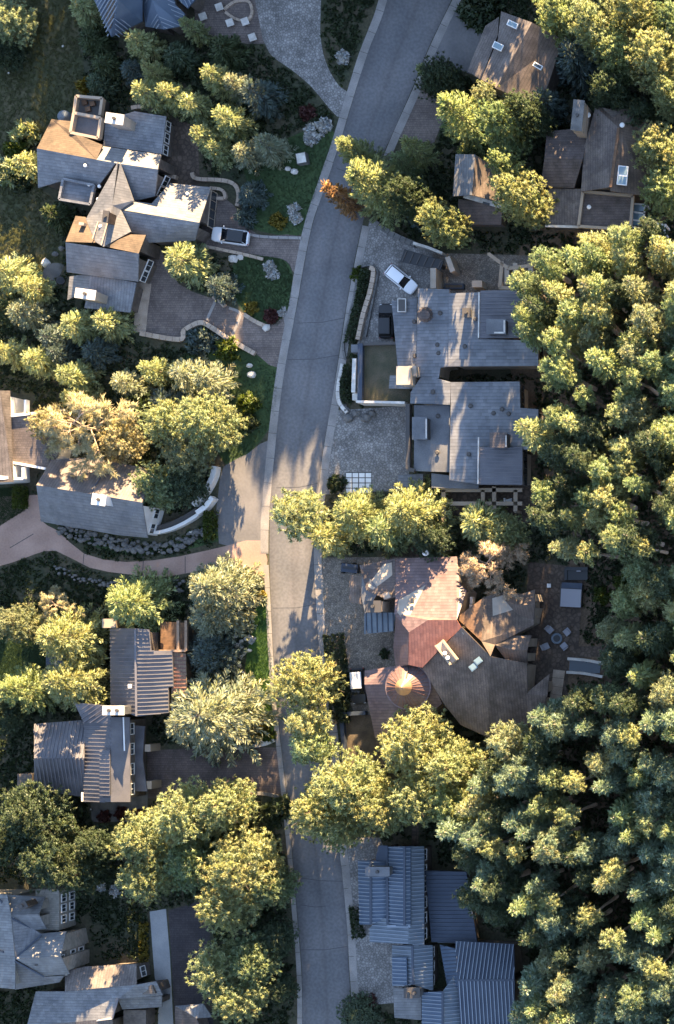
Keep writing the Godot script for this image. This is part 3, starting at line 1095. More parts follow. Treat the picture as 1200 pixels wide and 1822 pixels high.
	sheet("terrace", [940, 1000, 1040, 1010, 1030, 1150, 1075, 1150, 1072, 1168, 1012, 1170, 1008, 1290, 930, 1290], 0.05, M.terrace)
	sheet("patio", [345, 0, 452, -10, 470, 78, 440, 78, 350, 60], 0.03, M.paver)
	sheet("patio", [770, 450, 960, 455, 960, 540, 770, 540], 0.03, M.sandy)
	sheet("patio", [290, 205, 352, 225, 356, 330, 290, 330], 0.03, M.terrace)
	sheet("patio", [160, 1410, 264, 1408, 262, 1462, 164, 1462], 0.03, M.greystone)
	sheet("patio", [735, 1860, 730, 860, 960, 860, 960, 930, 760, 930], 0.016, M.terrace)
	sheet("patio", [244, 500, 270, 505, 258, 592, 238, 590], 0.028, M.tanstone)
	edging("paver_band", [505, 545, 512, 600, 500, 640], 0.5, 0.034, M.concrete, "", "", 0.0, "", "structure")
	edging("paver_band", [408, 548, 428, 560, 412, 600], 0.35, 0.034, M.concrete, "", "", 0.0, "", "structure")
	edging("paver_band", [384, 535, 368, 570], 0.35, 0.034, M.concrete, "", "", 0.0, "", "structure")
	edging("paver_band", [262, 520, 256, 590], 0.6, 0.034, M.tanstone, "", "", 0.0, "", "structure")
	var joints := thing("driveway_joint", "thin dark joints cut across the pinkish concrete driveway", "joint")
	for q in [[256, 990, 254, 1024], [150, 985, 148, 1006], [60, 950, 18, 975], [330, 990, 330, 1020]]:
		var mb := MB.new()
		ribbon(mb, [at(q[0], q[1]), at(q[2], q[3])], 0.09, 0.01, 0.028)
		build(mb, "joint_line", M.seal, joints)


func street(left: Array, right: Array) -> void:
	var back := []
	for i in range(right.size() - 2, -1, -2):
		back.append(right[i]); back.append(right[i + 1])
	var le := even(smooth(ring(left), false, 6), 120)
	var re := even(smooth(ring(back), false, 6), 120)
	var noise := FastNoiseLite.new()
	noise.seed = 31
	noise.frequency = 0.09
	var across := [0.0, 0.05, 0.12, 0.2, 0.28, 0.36, 0.45, 0.5, 0.55, 0.64, 0.72, 0.8, 0.88, 0.95, 1.0]
	var wear := [0.72, 0.8, 0.92, 1.08, 1.12, 1.06, 0.98, 0.84, 0.98, 1.05, 1.13, 1.08, 0.95, 0.84, 0.72]
	var mb := MB.new()
	for i in 119:
		for k in 14:
			var p := []
			var q := []
			for s in [[i, k], [i, k + 1], [i + 1, k + 1], [i + 1, k]]:
				var w: Vector3 = le[s[0]].lerp(re[s[0]], across[s[1]])
				w.y = 0.03
				p.append(w)
				var old := 0.90 if (s[0] > 58 and s[0] < 76 and s[1] > 7) or (s[0] > 88 and s[0] < 103 and s[1] < 8) or (s[0] > 28 and s[0] < 36) else 1.0
				var t: float = wear[s[1]] * old * (1.0 + 0.09 * noise.get_noise_2d(w.x * 1.6, w.z * 0.5) + 0.05 * noise.get_noise_2d(w.x * 7.0, w.z * 7.0))
				q.append(Color(t * 1.02, t, t * 0.99))
			for z in [0, 1, 2, 0, 2, 3]:
				mb.v.append(p[z]); mb.n.append(Vector3.UP); mb.c.append(q[z])
	M.asphalt.vertex_color_use_as_albedo = true
	tag(build(mb, "road", M.asphalt), "", "", "", "structure")
	var f := PackedVector2Array()
	for q in le: f.append(Vector2(q.x, q.z))
	for i in range(re.size() - 1, -1, -1): f.append(Vector2(re[i].x, re[i].z))
	keepout.append(f)


func even(p: Array, n: int) -> Array:       # the same path as n points at even steps
	var total := length_of(p)
	var out := []
	var run := 0.0
	var k := 0
	for i in n:
		var s := total * i / (n - 1)
		while k < p.size() - 2 and run + p[k].distance_to(p[k + 1]) < s:
			run += p[k].distance_to(p[k + 1])
			k += 1
		var ln: float = maxf(p[k].distance_to(p[k + 1]), 0.001)
		out.append(p[k].lerp(p[k + 1], clampf((s - run) / ln, 0, 1)))
	return out


func houses_west() -> void:
	# the chalet with the pale tent-shaped roof
	var a := thing("chalet", "rambling chalet with pale tent-shaped roof centre and several grey gabled wings", "house", at(180, 380), deg_to_rad(-8))
	roof(a, M.shake, [66, 264, 6.71, 92, 212, 4.37, 131, 216, 4.52, 131, 236, 5.38, 183, 258, 5.93, 172, 284, 6.71], 0, null, M.siding)
	roof(a, M.slate_x, [66, 264, 6.71, 172, 284, 6.71, 206, 290, 6.71, 176, 330, 4.68, 114, 321, 4.68, 68, 334, 3.82], 0, null, M.siding)
	roof(a, M.pale_x, [183, 260, 5.3, 287, 275, 5.15, 281, 301, 6.71, 206, 290, 6.71, 172, 284, 6.71], 0, null, M.siding)
	roof(a, M.slate_x, [206, 290, 6.71, 281, 301, 6.71, 276, 349, 4.21, 238, 358, 4.06], 0, null, M.siding)
	roof(a, M.pale_x, [210, 288, 6.83, 200, 366, 7.25, 184, 439, 7.72, 170, 430, 7.25, 153, 390, 5.46], 0, null, M.siding, "tent_roof")
	roof(a, M.pale_x, [214, 289, 6.83, 238, 357, 5.77, 215, 373, 6.47, 233, 412, 6.24, 184, 439, 7.72, 200, 366, 7.25], 0, null, M.siding, "tent_roof")
	roof(a, M.pale_x, [213, 373, 6.16, 238, 358, 5.38, 270, 362, 4.99, 303, 326, 3.59, 376, 333, 3.59, 355, 396, 6.16], 0, null, M.siding)
	roof(a, M.slate_x, [213, 374, 6.16, 355, 396, 6.16, 347, 428, 4.06, 262, 432, 3.9, 232, 412, 4.84], 0, null, M.siding)
	roof(a, M.shake, [117, 430, 7.25, 135, 384, 5.15, 152, 386, 5.23, 176, 432, 7.25], 0, null, M.siding)
	roof(a, M.shake, [184, 438, 7.41, 233, 417, 6.4, 260, 418, 5.93, 247, 451, 7.25], 0, null, M.siding)
	roof(a, M.slate_x, [117, 431, 7.25, 247, 451, 7.25, 246, 501, 4.37, 119, 484, 4.37], 0, null, M.siding)
	roof(a, M.pale_x, [124, 492, 3.12, 161, 486, 4.06, 158, 514, 3.9, 120, 534, 2.96], 0, null, M.siding)
	roof(a, M.slate_z, [161, 486, 4.06, 243, 503, 3.43, 232, 556, 3.12, 150, 548, 3.28, 158, 514, 3.9], 0, null, M.siding)
	roof(a, M.slate_x, [188, 214, 3.98, 240, 198, 3.98, 296, 207, 3.98, 288, 274, 4.13, 184, 259, 4.13], 0, null, M.siding, "flat_roof")
	roof(a, M.flatdark, [135, 205, 4.45, 181, 213, 4.45, 176, 246, 4.45, 129, 236, 4.45], 0, null, M.siding, "balcony_floor")
	for q in [[134, 202, 182, 211], [182, 211, 177, 247], [134, 202, 128, 237], [128, 237, 177, 247]]:
		bar(a, "parapet", M.trim_tan, q[0], q[1], 5.07, q[2], q[3], 5.07, 0.35, 0.9)
	roof(a, M.flatgrey, [115, 321, 4.91, 168, 331, 4.91, 162, 363, 4.91, 108, 354, 4.91], 0, null, M.siding, "dormer_roof")
	for q in [[114, 319, 169, 330], [169, 330, 162, 364], [114, 319, 107, 355], [107, 355, 162, 364]]:
		bar(a, "parapet", M.slate_x, q[0], q[1], 5.23, q[2], q[3], 5.23, 0.3, 0.6)
	chimney(a, 204, 211, 30, 16, 7.79, 7.0, M.stucco, M.palestone, 1, -8)
	chimney(a, 152, 523, 34, 15, 7.05, 6.0, M.stucco, M.palestone, 1, -8)
	chimney(a, 188, 385, 8, 18, 9.18, 3.5, M.wood, M.trim_dark, 1, -8)
	block(a, "roof_step", M.tanstone, 145, 398, 9, 5, 6.75, 1.0, -8)
	for q in [[151, 294, 6.55], [158, 328, 5.38], [176, 331, 5.46], [174, 354, 5.93], [178, 402, 7.25], [333, 344, 4.52]]:
		vent(a, q[0], q[1], q[2], M.white)
	bar(a, "snow_guard", M.trim_tan, 181, 436, 7.9, 193, 392, 7.5, 0.15, 0.15)
	bar(a, "snow_guard", M.trim_tan, 165, 425, 7.4, 175, 395, 6.75, 0.12, 0.12)
	side_windows(a, 355, 396, 6.16, 376, 333, 3.59, 2, 1.5, 2.2, 1.9, M.trim_tan)
	side_windows(a, 276, 349, 4.2, 281, 301, 6.7, 2, 2.4, 1.2, 1.3)
	side_windows(a, 246, 501, 4.37, 247, 451, 7.25, 2, 2.4, 1.3, 1.4)
	side_windows(a, 288, 274, 4.13, 296, 207, 3.98, 3, 2.2, 1.1, 1.3)
	# seamed hip roof at the top of the picture
	var b := thing("lodge", "house with blue-grey seamed metal hip roofs at the upper edge", "house")
	roof(b, M.blue_metal, [150, -60, 7.5, 211, -60, 11.0, 211, 0, 9.6, 198, 65, 4.6, 168, 0, 6.2], 0.48, M.seam, M.siding)
	roof(b, M.blue_metal, [211, -60, 11.0, 253, -60, 9.0, 253, 38, 4.9, 198, 65, 4.6, 211, 0, 9.6], 0.48, M.seam, M.siding)
	roof(b, M.blue_metal, [253, -60, 6.8, 262, -50, 7.4, 271, 0, 7.2, 291, 52, 5.0, 259, 47, 3.8, 253, 0, 5.2], 0.48, M.seam, M.siding)
	roof(b, M.blue_metal, [262, -50, 7.4, 300, -60, 6.6, 312, 8, 4.9, 329, 24, 4.0, 325, 46, 4.0, 291, 52, 5.0, 271, 0, 7.2], 0.48, M.seam, M.siding)
	roof(b, M.blue_metal, [310, -60, 4.8, 350, -60, 4.6, 347, 0, 4.1, 334, 15, 3.8, 318, 0, 4.2], 0.48, M.seam, M.siding)
	# the shingled gable house within the curved white wall
	var d := thing("gable_house", "gabled house with long slate-grey slope inside the curved white garden wall", "house", at(160, 890), deg_to_rad(-8))
	roof(d, M.slate_x, [65, 863, 8.4, 253, 894, 8.4, 263, 957, 3.8, 210, 952, 3.8, 73, 928, 3.8], 0, null, M.white)
	roof(d, M.weathered, [65, 863, 8.4, 92, 818, 5.0, 157, 814, 4.6, 255, 832, 4.6, 270, 846, 5.0, 253, 894, 8.4], 0, null, M.white)
	bar(d, "roof_valley", M.seam_dark, 163, 876, 8.1, 184, 840, 6.0, 0.16, 0.1)
	chimney(d, 176, 889, 22, 17, 9.9, 3.0, M.white, M.white, 1, -8)
	side_windows(d, 263, 957, 3.8, 253, 894, 8.4, 2, 2.2)
	var d2 := thing("side_house", "house cut by the left edge, tan shingles and white balcony frames", "house")
	roof(d2, M.weathered, [-60, 690, 8.0, 0, 695, 7.4, 17, 695, 5.6, 23, 857, 5.6, 0, 858, 7.2, -60, 860, 8.0], 0, null, M.white)
	roof(d2, M.paver, [19, 738, 5.2, 117, 728, 5.2, 103, 812, 4.4, 82, 833, 4.4, 23, 825, 4.4], 0, null, M.white)
	bar(d2, "fascia", M.white, 20, 740, 5.3, 116, 729, 5.3, 0.3, 0.25)
	bar(d2, "fascia", M.white, 24, 823, 4.6, 82, 834, 4.6, 0.3, 0.25)
	for q in [[20, 712, 20, 740], [48, 712, 48, 736], [20, 740, 48, 737], [26, 830, 26, 852], [44, 832, 44, 852], [26, 852, 44, 852]]:
		bar(d2, "balcony_rail", M.white, q[0], q[1], 4.6, q[2], q[3], 4.6, 0.3, 0.9)
	# the house of grey seamed roofs with a brown drive
	var e := thing("long_house", "long house of grey seamed roofs at the end of the dark brown drive", "house")
	roof(e, M.grey_metal, [196, 1118, 5.0, 241, 1118, 7.2, 243, 1275, 7.2, 197, 1256, 5.0], 0.5, M.seam_grey, M.siding)
	roof(e, M.grey_metal, [241, 1118, 7.2, 266, 1120, 6.3, 269, 1158, 6.2, 307, 1158, 5.0, 309, 1222, 5.0, 300, 1223, 5.3, 301, 1268, 5.3, 243, 1275, 7.2], 0.5, M.seam_grey, M.siding)
	roof(e, M.woodlit, [309, 1160, 4.3, 331, 1163, 3.7, 333, 1241, 3.7, 305, 1241, 4.3], 0.5, M.seam_copper, M.siding, "porch_roof")
	roof(e, M.wood, [286, 1106, 3.4, 330, 1108, 3.4, 331, 1156, 3.4, 286, 1156, 3.4], 0, null, M.siding, "deck")
	for q in [[318, 1104, 318, 1158], [332, 1104, 332, 1158], [284, 1158, 332, 1158]]:
		bar(e, "deck_rail", M.woodlit, q[0], q[1], 4.6, q[2], q[3], 4.6, 0.3, 0.5)
	roof(e, M.grey_metal, [132, 1250, 6.6, 198, 1256, 7.4, 198, 1286, 7.4, 150, 1286, 6.2], 0.5, M.seam_grey, M.siding)
	roof(e, M.grey_metal, [150, 1284, 5.6, 198, 1276, 7.4, 198, 1427, 7.4, 149, 1427, 5.6], 0.5, M.seam_grey, M.siding)
	roof(e, M.grey_metal, [198, 1276, 7.4, 231, 1276, 6.0, 232, 1427, 6.0, 198, 1427, 7.4], 0, null, M.siding)
	roof(e, M.grey_metal, [61, 1288, 4.4, 150, 1281, 4.4, 150, 1349, 6.6, 61, 1349, 6.6], 0.48, M.seam_grey, M.siding)
	roof(e, M.grey_metal, [61, 1349, 6.6, 150, 1349, 6.6, 149, 1418, 4.4, 61, 1406, 4.4], 0.48, M.seam_grey, M.siding)
	roof(e, M.grey_metal, [178, 1334, 7.3, 196, 1334, 7.9, 196, 1416, 7.9, 178, 1416, 7.3], 0.5, M.seam_grey, null, "raised_panel")
	roof(e, M.grey_metal, [232, 1290, 3.4, 258, 1292, 3.4, 254, 1350, 3.4, 262, 1408, 3.4, 232, 1408, 3.4], 0, null, null, "entry_roof")
	chimney(e, 202, 1264, 36, 14, 9.2, 4.0, M.greystone, M.palestone, 2)
	bar(e, "ridge_cap", M.seam_grey, 241, 1120, 7.3, 243, 1274, 7.3, 0.25, 0.1)
	bar(e, "flashing", M.white, 147, 1410, 5.8, 147, 1426, 5.8, 0.2, 0.2)
	bar(e, "flashing", M.white, 220, 1276, 6.7, 222, 1336, 6.6, 0.14, 0.14)
	block(e, "skylight", M.white, 231, 1221, 6, 7, 7.2, 0.6)
	block(e, "pillar", M.trim_tan, 263, 1331, 10, 13, 3.2, 3.2)
	block(e, "pillar", M.trim_tan, 264, 1397, 12, 14, 3.2, 3.2)
	block(e, "terrace_wall", M.trim_tan, 194, 1109, 24, 16, 5.2, 5.2)
	roof(e, M.dark_metal, [82, 1158, 3.6, 132, 1166, 3.6, 130, 1200, 3.6, 82, 1190, 3.6], 0.5, M.seam_dark, M.siding, "shed_roof")
	block(e, "side_porch", M.siding, 44, 1388, 26, 22, 3.0, 3.0)
	side_windows(e, 301, 1268, 5.3, 300, 1223, 5.3, 2, 2.6)
	side_windows(e, 232, 1427, 6.0, 231, 1276, 6.0, 4, 4.4, 1.3, 1.0)
	# pale house with gables and windows, lower left
	var f := thing("villa", "pale grey roofed villa with beige gable walls and small white windows", "house")
	roof(f, M.mist_x, [-60, 1588, 6.8, 13, 1592, 9.0, 20, 1628, 9.2, 27, 1706, 9.2, 27, 1760, 8.2, -60, 1752, 6.2], 0, null, M.beige)
	roof(f, M.slate_z, [20, 1628, 9.0, 27, 1706, 9.0, 74, 1662, 6.4, 56, 1650, 7.0], 0, null, M.beige)
	roof(f, M.mist_x, [13, 1592, 7.4, 80, 1596, 6.6, 69, 1627, 9.0, 20, 1628, 9.0], 0, null, M.beige)
	roof(f, M.mist_x, [20, 1628, 9.0, 69, 1627, 9.0, 83, 1653, 6.6, 60, 1655, 6.8], 0, null, M.beige)
	roof(f, M.mist_x, [27, 1706, 9.2, 74, 1661, 6.4, 118, 1657, 6.4, 108, 1702, 9.2], 0, null, M.beige)
	roof(f, M.mist_x, [27, 1706, 9.2, 108, 1702, 9.2, 124, 1733, 6.6, 80, 1737, 6.6], 0, null, M.beige)
	roof(f, M.slate_x, [27, 1710, 8.8, 78, 1738, 6.4, 114, 1736, 5.4, 106, 1748, 5.0, 27, 1761, 4.8], 0, null, M.beige)
	for q in [[20, 1633, 56, 1652], [27, 1706, 74, 1663], [27, 1710, 79, 1738], [0, 1600, 18, 1628], [0, 1690, 26, 1706]]:
		bar(f, "roof_valley", M.seam_dark, q[0], q[1], 9.15, q[2], q[3], 6.95, 0.18, 0.12)
	chimney(f, 40, 1612, 14, 10, 10.6, 3.0, M.shake, M.trim_dark, 1, 30)
	vent(f, 64, 1716, 8.4, M.trim_dark)
	var wa := MB.new()
	var bay := at(116, 1690, 2.0)
	wa.box(Vector3(bay.x + 0.9, 2.6, bay.z + 0.3), Vector3(1.6, 5.2, 5.0))
	build(wa, "bay", M.beige, f)
	var bay2 := at(86, 1618, 2.0)
	var wb := MB.new()
	wb.box(Vector3(bay2.x + 1.2, 2.4, bay2.z - 0.3), Vector3(3.0, 4.8, 5.2))
	build(wb, "bay", M.beige, f)
	for k in [[bay.x + 1.71, bay.z, 4.5], [bay2.x + 2.71, bay2.z - 0.6, 4.7]]:
		var p0 := Vector3(k[0], 0, k[1] + 2.4)
		var p1 := Vector3(k[0], 0, k[1] - 1.8)
		for row in [1.3, 3.6]:
			for u in [0.8, 2.2, 3.5]:
				window(f, p0, p1, u, row, 0.85, 1.15, M.white)
	var gx: float = at(115, 1690, 6.5).x - 0.42
	var gz: float = at(115, 1696, 6.5).z
	for u in [1.0, 2.4]:
		window(f, Vector3(gx, 0, gz + 1.7), Vector3(gx, 0, gz - 1.7), u, 6.3, 0.8, 1.0, M.white)
	# low brown-grey roofs beside it
	var h := thing("low_house", "low house with plain grey-brown roofs beside the pale concrete ramp", "house")
	roof(h, M.weathered, [116, 1728, 4.6, 152, 1720, 4.6, 243, 1715, 4.6, 243, 1752, 5.8, 116, 1764, 5.8], 0, null, M.siding)
	roof(h, M.slate_x, [64, 1764, 4.2, 120, 1764, 5.0, 243, 1752, 5.7, 278, 1746, 4.6, 290, 1771, 4.0, 210, 1778, 5.4, 200, 1812, 5.4, 48, 1826, 4.0], 0, null, M.siding)
	roof(h, M.weathered, [48, 1826, 4.0, 200, 1812, 5.4, 206, 1860, 3.6, 48, 1890, 3.0], 0, null, M.siding)
	roof(h, M.slate_x, [210, 1777, 4.6, 288, 1772, 4.0, 288, 1792, 3.4, 218, 1796, 3.6], 0, null, M.siding)
	bar(h, "roof_ridge", M.seam_grey, 210, 1778, 5.5, 200, 1812, 5.5, 0.25, 0.15)
	bar(h, "roof_ridge", M.palestone, 152, 1818, 4.7, 200, 1812, 5.5, 0.2, 0.15)
	block(h, "porch", M.siding, 240, 1812, 40, 30, 3.0, 3.0)
	side_windows(h, 243, 1752, 5.8, 243, 1715, 4.6, 1, 2.2)
	var h2 := thing("garage", "small grey hipped roof just right of the pale concrete ramp", "garage")
	roof(h2, M.slate_z, [312, 1790, 3.6, 362, 1786, 3.6, 378, 1810, 3.0, 350, 1812, 4.2, 330, 1800, 4.4], 0, null, M.siding)
	roof(h2, M.brown_x, [312, 1790, 3.6, 330, 1800, 4.4, 350, 1812, 4.2, 378, 1880, 3.0, 312, 1880, 3.2], 0, null, M.siding)


func houses_east() -> void:
	# upper right, dappled roof
	var g := thing("hillside_house", "dark shingled house with two white skylights beside the plain asphalt pad", "house", at(910, 100), deg_to_rad(-27))
	roof(g, M.weathered, [892, 20, 6.4, 947, 40, 8.0, 883, 157, 8.0, 857, 141, 6.9, 886, 70, 6.5], 0, null, M.siding)
	roof(g, M.weathered, [864, 46, 5.2, 888, 30, 5.7, 886, 62, 5.9, 856, 142, 5.9, 832, 126, 5.2], 0, null, M.siding)
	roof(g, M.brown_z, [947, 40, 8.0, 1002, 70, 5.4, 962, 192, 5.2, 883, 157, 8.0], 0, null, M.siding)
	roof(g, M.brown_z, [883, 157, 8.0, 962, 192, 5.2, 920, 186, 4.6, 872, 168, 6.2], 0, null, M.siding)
	skylight(g, 912, 43, 19, 10, 8.0, -25, M.white, M.skypane)
	skylight(g, 886, 82, 18, 12, 7.9, -25, M.white, M.skypane)
	skylight(g, 957, 117, 17, 8, 7.4, -30, M.white, M.pane)
	# right, large dark house with the glass canopy
	var h := thing("dark_house", "large dark brown house with flat-roofed wing and white framed glass canopy", "house")
	roof(h, M.weathered, [1060, 190, 7.2, 1102, 228, 9.0, 1086, 333, 9.0, 1034, 341, 6.4, 1040, 260, 6.6], 0, null, M.siding)
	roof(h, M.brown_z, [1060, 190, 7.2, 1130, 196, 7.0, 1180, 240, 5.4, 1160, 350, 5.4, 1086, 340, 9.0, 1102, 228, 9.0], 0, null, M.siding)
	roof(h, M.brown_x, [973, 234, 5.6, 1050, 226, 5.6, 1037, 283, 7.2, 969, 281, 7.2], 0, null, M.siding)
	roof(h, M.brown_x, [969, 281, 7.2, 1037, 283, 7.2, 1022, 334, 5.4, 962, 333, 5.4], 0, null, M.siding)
	roof(h, M.weathered, [976, 335, 4.8, 1036, 336, 5.0, 1026, 403, 4.6, 971, 402, 4.6], 0, null, M.siding)
	roof(h, M.brown_x, [1040, 342, 5.0, 1127, 350, 5.0, 1122, 407, 5.0, 1032, 401, 5.0], 0, null, M.siding, "flat_roof")
	for q in [[1038, 341, 1127, 349], [1127, 349, 1122, 409], [1030, 403, 1122, 409], [1038, 341, 1030, 403]]:
		bar(h, "parapet", M.trim_tan, q[0], q[1], 5.4, q[2], q[3], 5.4, 0.35, 0.5)
	bar(h, "roof_edge", M.palestone, 971, 402, 4.8, 1030, 404, 4.8, 0.3, 0.25)
	bar(h, "ridge_board", M.wood, 1101, 228, 9.2, 1087, 333, 9.2, 0.35, 0.2)
	skylight(h, 1108, 312, 18, 34, 8.9, -6, M.white, M.skypane, 2)
	chimney(h, 1028, 205, 17, 52, 10.5, 7.5, M.tanstone, M.greystone, 1, -6)
	vent(h, 1046, 204, 7.4, M.white, 0.25)
	vent(h, 1107, 222, 9.2, M.white, 0.22)
	vent(h, 1048, 368, 5.6, M.white, 0.2)
	var can := thing("glass_canopy", "white framed glass canopy at the corner of the flat dark roof", "canopy")
	for q in [[1120, 362, 1148, 364], [1119, 376, 1148, 380], [1118, 390, 1146, 394], [1116, 402, 1182, 414], [1148, 362, 1145, 405], [1146, 394, 1184, 400], [1184, 400, 1182, 414], [1120, 362, 1116, 402]]:
		bar(can, "frame_bar", M.white, q[0], q[1], 3.6, q[2], q[3], 3.6, 0.2, 0.15)
	for q in [[1133, 370, 26, 12], [1132, 384, 26, 12], [1131, 396, 26, 10], [1164, 403, 34, 10]]:
		block(can, "pane", M.skypane, q[0], q[1], q[2], q[3], 3.55, 0.05)
	for q in [[1120, 362], [1148, 362], [1116, 402], [1182, 414], [1184, 400]]:
		block(can, "post", M.white, q[0], q[1], 3, 3, 3.5, 3.5)
	var h2 := thing("cottage", "small cottage with pale slate slope among the pines east of the street", "house")
	roof(h2, M.slate_z, [811, 274, 6.0, 846, 275, 7.6, 840, 347, 7.6, 806, 349, 6.0], 0, null, M.siding)
	roof(h2, M.brown_z, [846, 275, 7.6, 884, 300, 5.6, 890, 360, 5.6, 840, 347, 7.6], 0, null, M.siding)
	roof(h2, M.brown_x, [816, 354, 5.2, 894, 367, 5.2, 892, 400, 3.6, 815, 400, 3.6], 0, null, M.siding)
	bar(h2, "roof_edge", M.palestone, 826, 348, 5.9, 893, 367, 5.5, 0.6, 0.3)
	skylight(h2, 865, 362, 12, 4, 5.95, -15, M.trim_dark, M.pane)

	# the large flat-roofed modern house
	var i := thing("modern_house", "large modern house of stepped blue-grey flat roofs beside the cobbled court", "house")
	var fl := Vector2(1, 0)
	roof(i, M.flatgrey, [697, 536, 4.4, 742, 529, 4.7, 742, 669, 4.7, 708, 652, 4.4], 0, null, M.stucco, "flat_roof")
	roof(i, M.flatgrey, [744, 513, 5.7, 800, 515, 6.1, 799, 652, 6.1, 784, 654, 6.0, 781, 673, 6.0, 741, 670, 5.7], 0, null, M.stucco, "flat_roof")
	roof(i, M.flatgrey, [799, 522, 6.5, 852, 520, 6.9, 852, 603, 6.9, 958, 606, 6.9, 958, 651, 6.5, 798, 652, 6.5], 0, null, M.stucco, "flat_roof")
	roof(i, M.grey_metal, [855, 517, 7.4, 935, 516, 6.9, 936, 601, 6.9, 853, 602, 7.4], 0.46, M.seam_grey, M.stucco)
	bar(i, "gutter_edge", M.palestone, 853, 520, 7.5, 852, 601, 7.5, 0.16, 0.2)
	roof(i, M.flatgrey, [803, 680, 6.4, 925, 679, 6.4, 926, 726, 6.4, 958, 728, 6.2, 957, 800, 6.2, 857, 800, 6.4, 854, 862, 6.4, 800, 854, 6.4], 0, null, M.stucco, "flat_roof")
	roof(i, M.flatgrey, [767, 670, 5.9, 803, 680, 6.1, 801, 720, 6.1, 730, 718, 5.9, 731, 698, 5.9, 750, 670, 5.9], 0, null, M.stucco, "flat_roof")
	roof(i, M.flatdark, [737, 721, 4.5, 801, 721, 4.6, 800, 840, 4.6, 737, 838, 4.5], 0, null, M.stucco, "flat_roof")
	roof(i, M.grey_metal, [854, 796, 7.2, 930, 796, 6.6, 930, 863, 6.6, 851, 862, 7.2], 0.46, M.seam_grey, M.stucco)
	bar(i, "gutter_edge", M.palestone, 852, 778, 7.3, 851, 861, 7.3, 0.16, 0.2)
	roof(i, M.flatgrey, [709, 845, 3.0, 753, 843, 3.0, 753, 866, 3.0, 709, 866, 3.0], 0, null, M.stucco, "porch_roof")
	roof(i, M.flatdark, [768, 842, 4.0, 800, 846, 4.0, 852, 862, 4.0, 852, 870, 4.0, 768, 868, 4.0], 0, null, M.stucco, "porch_roof")
	for q in [[728, 720, 728, 835], [728, 835, 740, 838]]:
		bar(i, "wall_edge", M.trim_dark, q[0], q[1], 4.3, q[2], q[3], 4.3, 0.5, 1.2)
	chimney(i, 747, 762, 24, 37, 6.4, 3.0, M.trim_dark, M.flatdark, 0)
	bar(i, "flashing", M.palestone, 759, 745, 6.45, 759, 780, 6.45, 0.14, 0.2)
	chimney(i, 887, 783, 28, 24, 8.4, 3.0, M.trim_dark, M.brown_x, 0)
	bar(i, "flashing", M.palestone, 901, 775, 8.5, 901, 795, 8.5, 0.14, 0.2)
	chimney(i, 883, 581, 32, 24, 8.6, 2.0, M.trim_dark, M.flatdark, 0)
	for q in [[898, 570, 898, 592], [880, 592, 898, 592]]:
		bar(i, "flashing", M.palestone, q[0], q[1], 8.7, q[2], q[3], 8.7, 0.2, 0.22)
	chimney(i, 830, 556, 12, 14, 8.0, 2.0, M.greystone, M.trim_dark, 1)
	skylight(i, 715, 543, 15, 24, 5.2, 0, M.palestone, M.trim_dark)
	chimney(i, 718, 668, 22, 30, 8.2, 8.0, M.stucco, M.stucco, 0)
	block(i, "chimney_shoulder", M.stucco, 734, 660, 14, 18, 7.0, 7.0)
	roof(i, M.pale_x, [694, 668, 4.6, 744, 668, 4.6, 742, 692, 4.6, 692, 691, 4.6], 0, null, M.stucco, "chimney_roof")
	var cone := MB.new()
	cone.tube(at(757, 560, 6.0), at(757, 560, 7.4), 1.0, 0.55, 12)
	build(cone, "roof_cowl", M.brown_x, i)
	for q in [[783, 557, 6.2], [778, 613, 6.1], [780, 628, 6.1], [737, 572, 4.9], [738, 633, 4.9], [827, 616, 6.9], [770, 697, 6.3], [837, 722, 6.7], [893, 728, 6.7], [834, 808, 6.7], [779, 740, 4.9], [778, 805, 4.9], [878, 735, 6.6], [905, 736, 6.6], [846, 568, 7.0]]:
		vent(i, q[0], q[1], q[2], M.trim_dark, 0.2, 0.4)
	side_windows(i, 958, 651, 6.5, 958, 606, 6.9, 2, 3.4, 1.4, 1.6, M.trim_dark)
	side_windows(i, 957, 800, 6.2, 958, 728, 6.2, 3, 3.4, 1.4, 1.6, M.trim_dark)
	side_windows(i, 930, 863, 6.6, 930, 796, 6.6, 3, 3.4, 1.4, 1.6, M.trim_dark)
	side_windows(i, 936, 601, 6.9, 935, 516, 6.9, 3, 4.0, 1.4, 1.4, M.trim_dark)
	side_windows(i, 926, 726, 6.4, 925, 679, 6.4, 2, 3.4, 1.4, 1.6, M.trim_dark)
	var gr := thing("green_roof_terrace", "planted brown-green roof terrace in a dark parapet beside the modern house", "terrace")
	roof(gr, M.gravelroof, [648, 614, 3.0, 706, 613, 3.0, 712, 660, 3.0, 730, 694, 3.0, 729, 714, 3.0, 644, 712, 3.0], 0, null, M.stucco, "planted_roof")
	bar(gr, "parapet", M.dark_metal, 643, 612, 3.6, 642, 716, 3.6, 0.6, 0.8)
	bar(gr, "parapet", M.trim_dark, 640, 613, 3.5, 706, 611, 3.5, 0.35, 0.6)
	bar(gr, "white_wall", M.palestone, 641, 717, 3.5, 727, 719, 3.5, 0.3, 3.4)
	bar(gr, "white_wall", M.palestone, 636, 640, 2.4, 634, 700, 2.4, 0.5, 2.4)
	block(gr, "wall_end", M.palestone, 633, 706, 12, 12, 2.4, 2.4)
	block(gr, "planter", M.flatdark, 634, 620, 18, 14, 2.8, 2.8)
	# pergola, walls and beams on the north side
	var pg := thing("carport", "long black flat-roofed carport behind the parked white sedan", "carport")
	roof(pg, M.black, [720, 443, 3.0, 790, 464, 3.0, 784, 480, 3.0, 712, 466, 3.0], 0, null, M.trim_dark, "flat_roof")
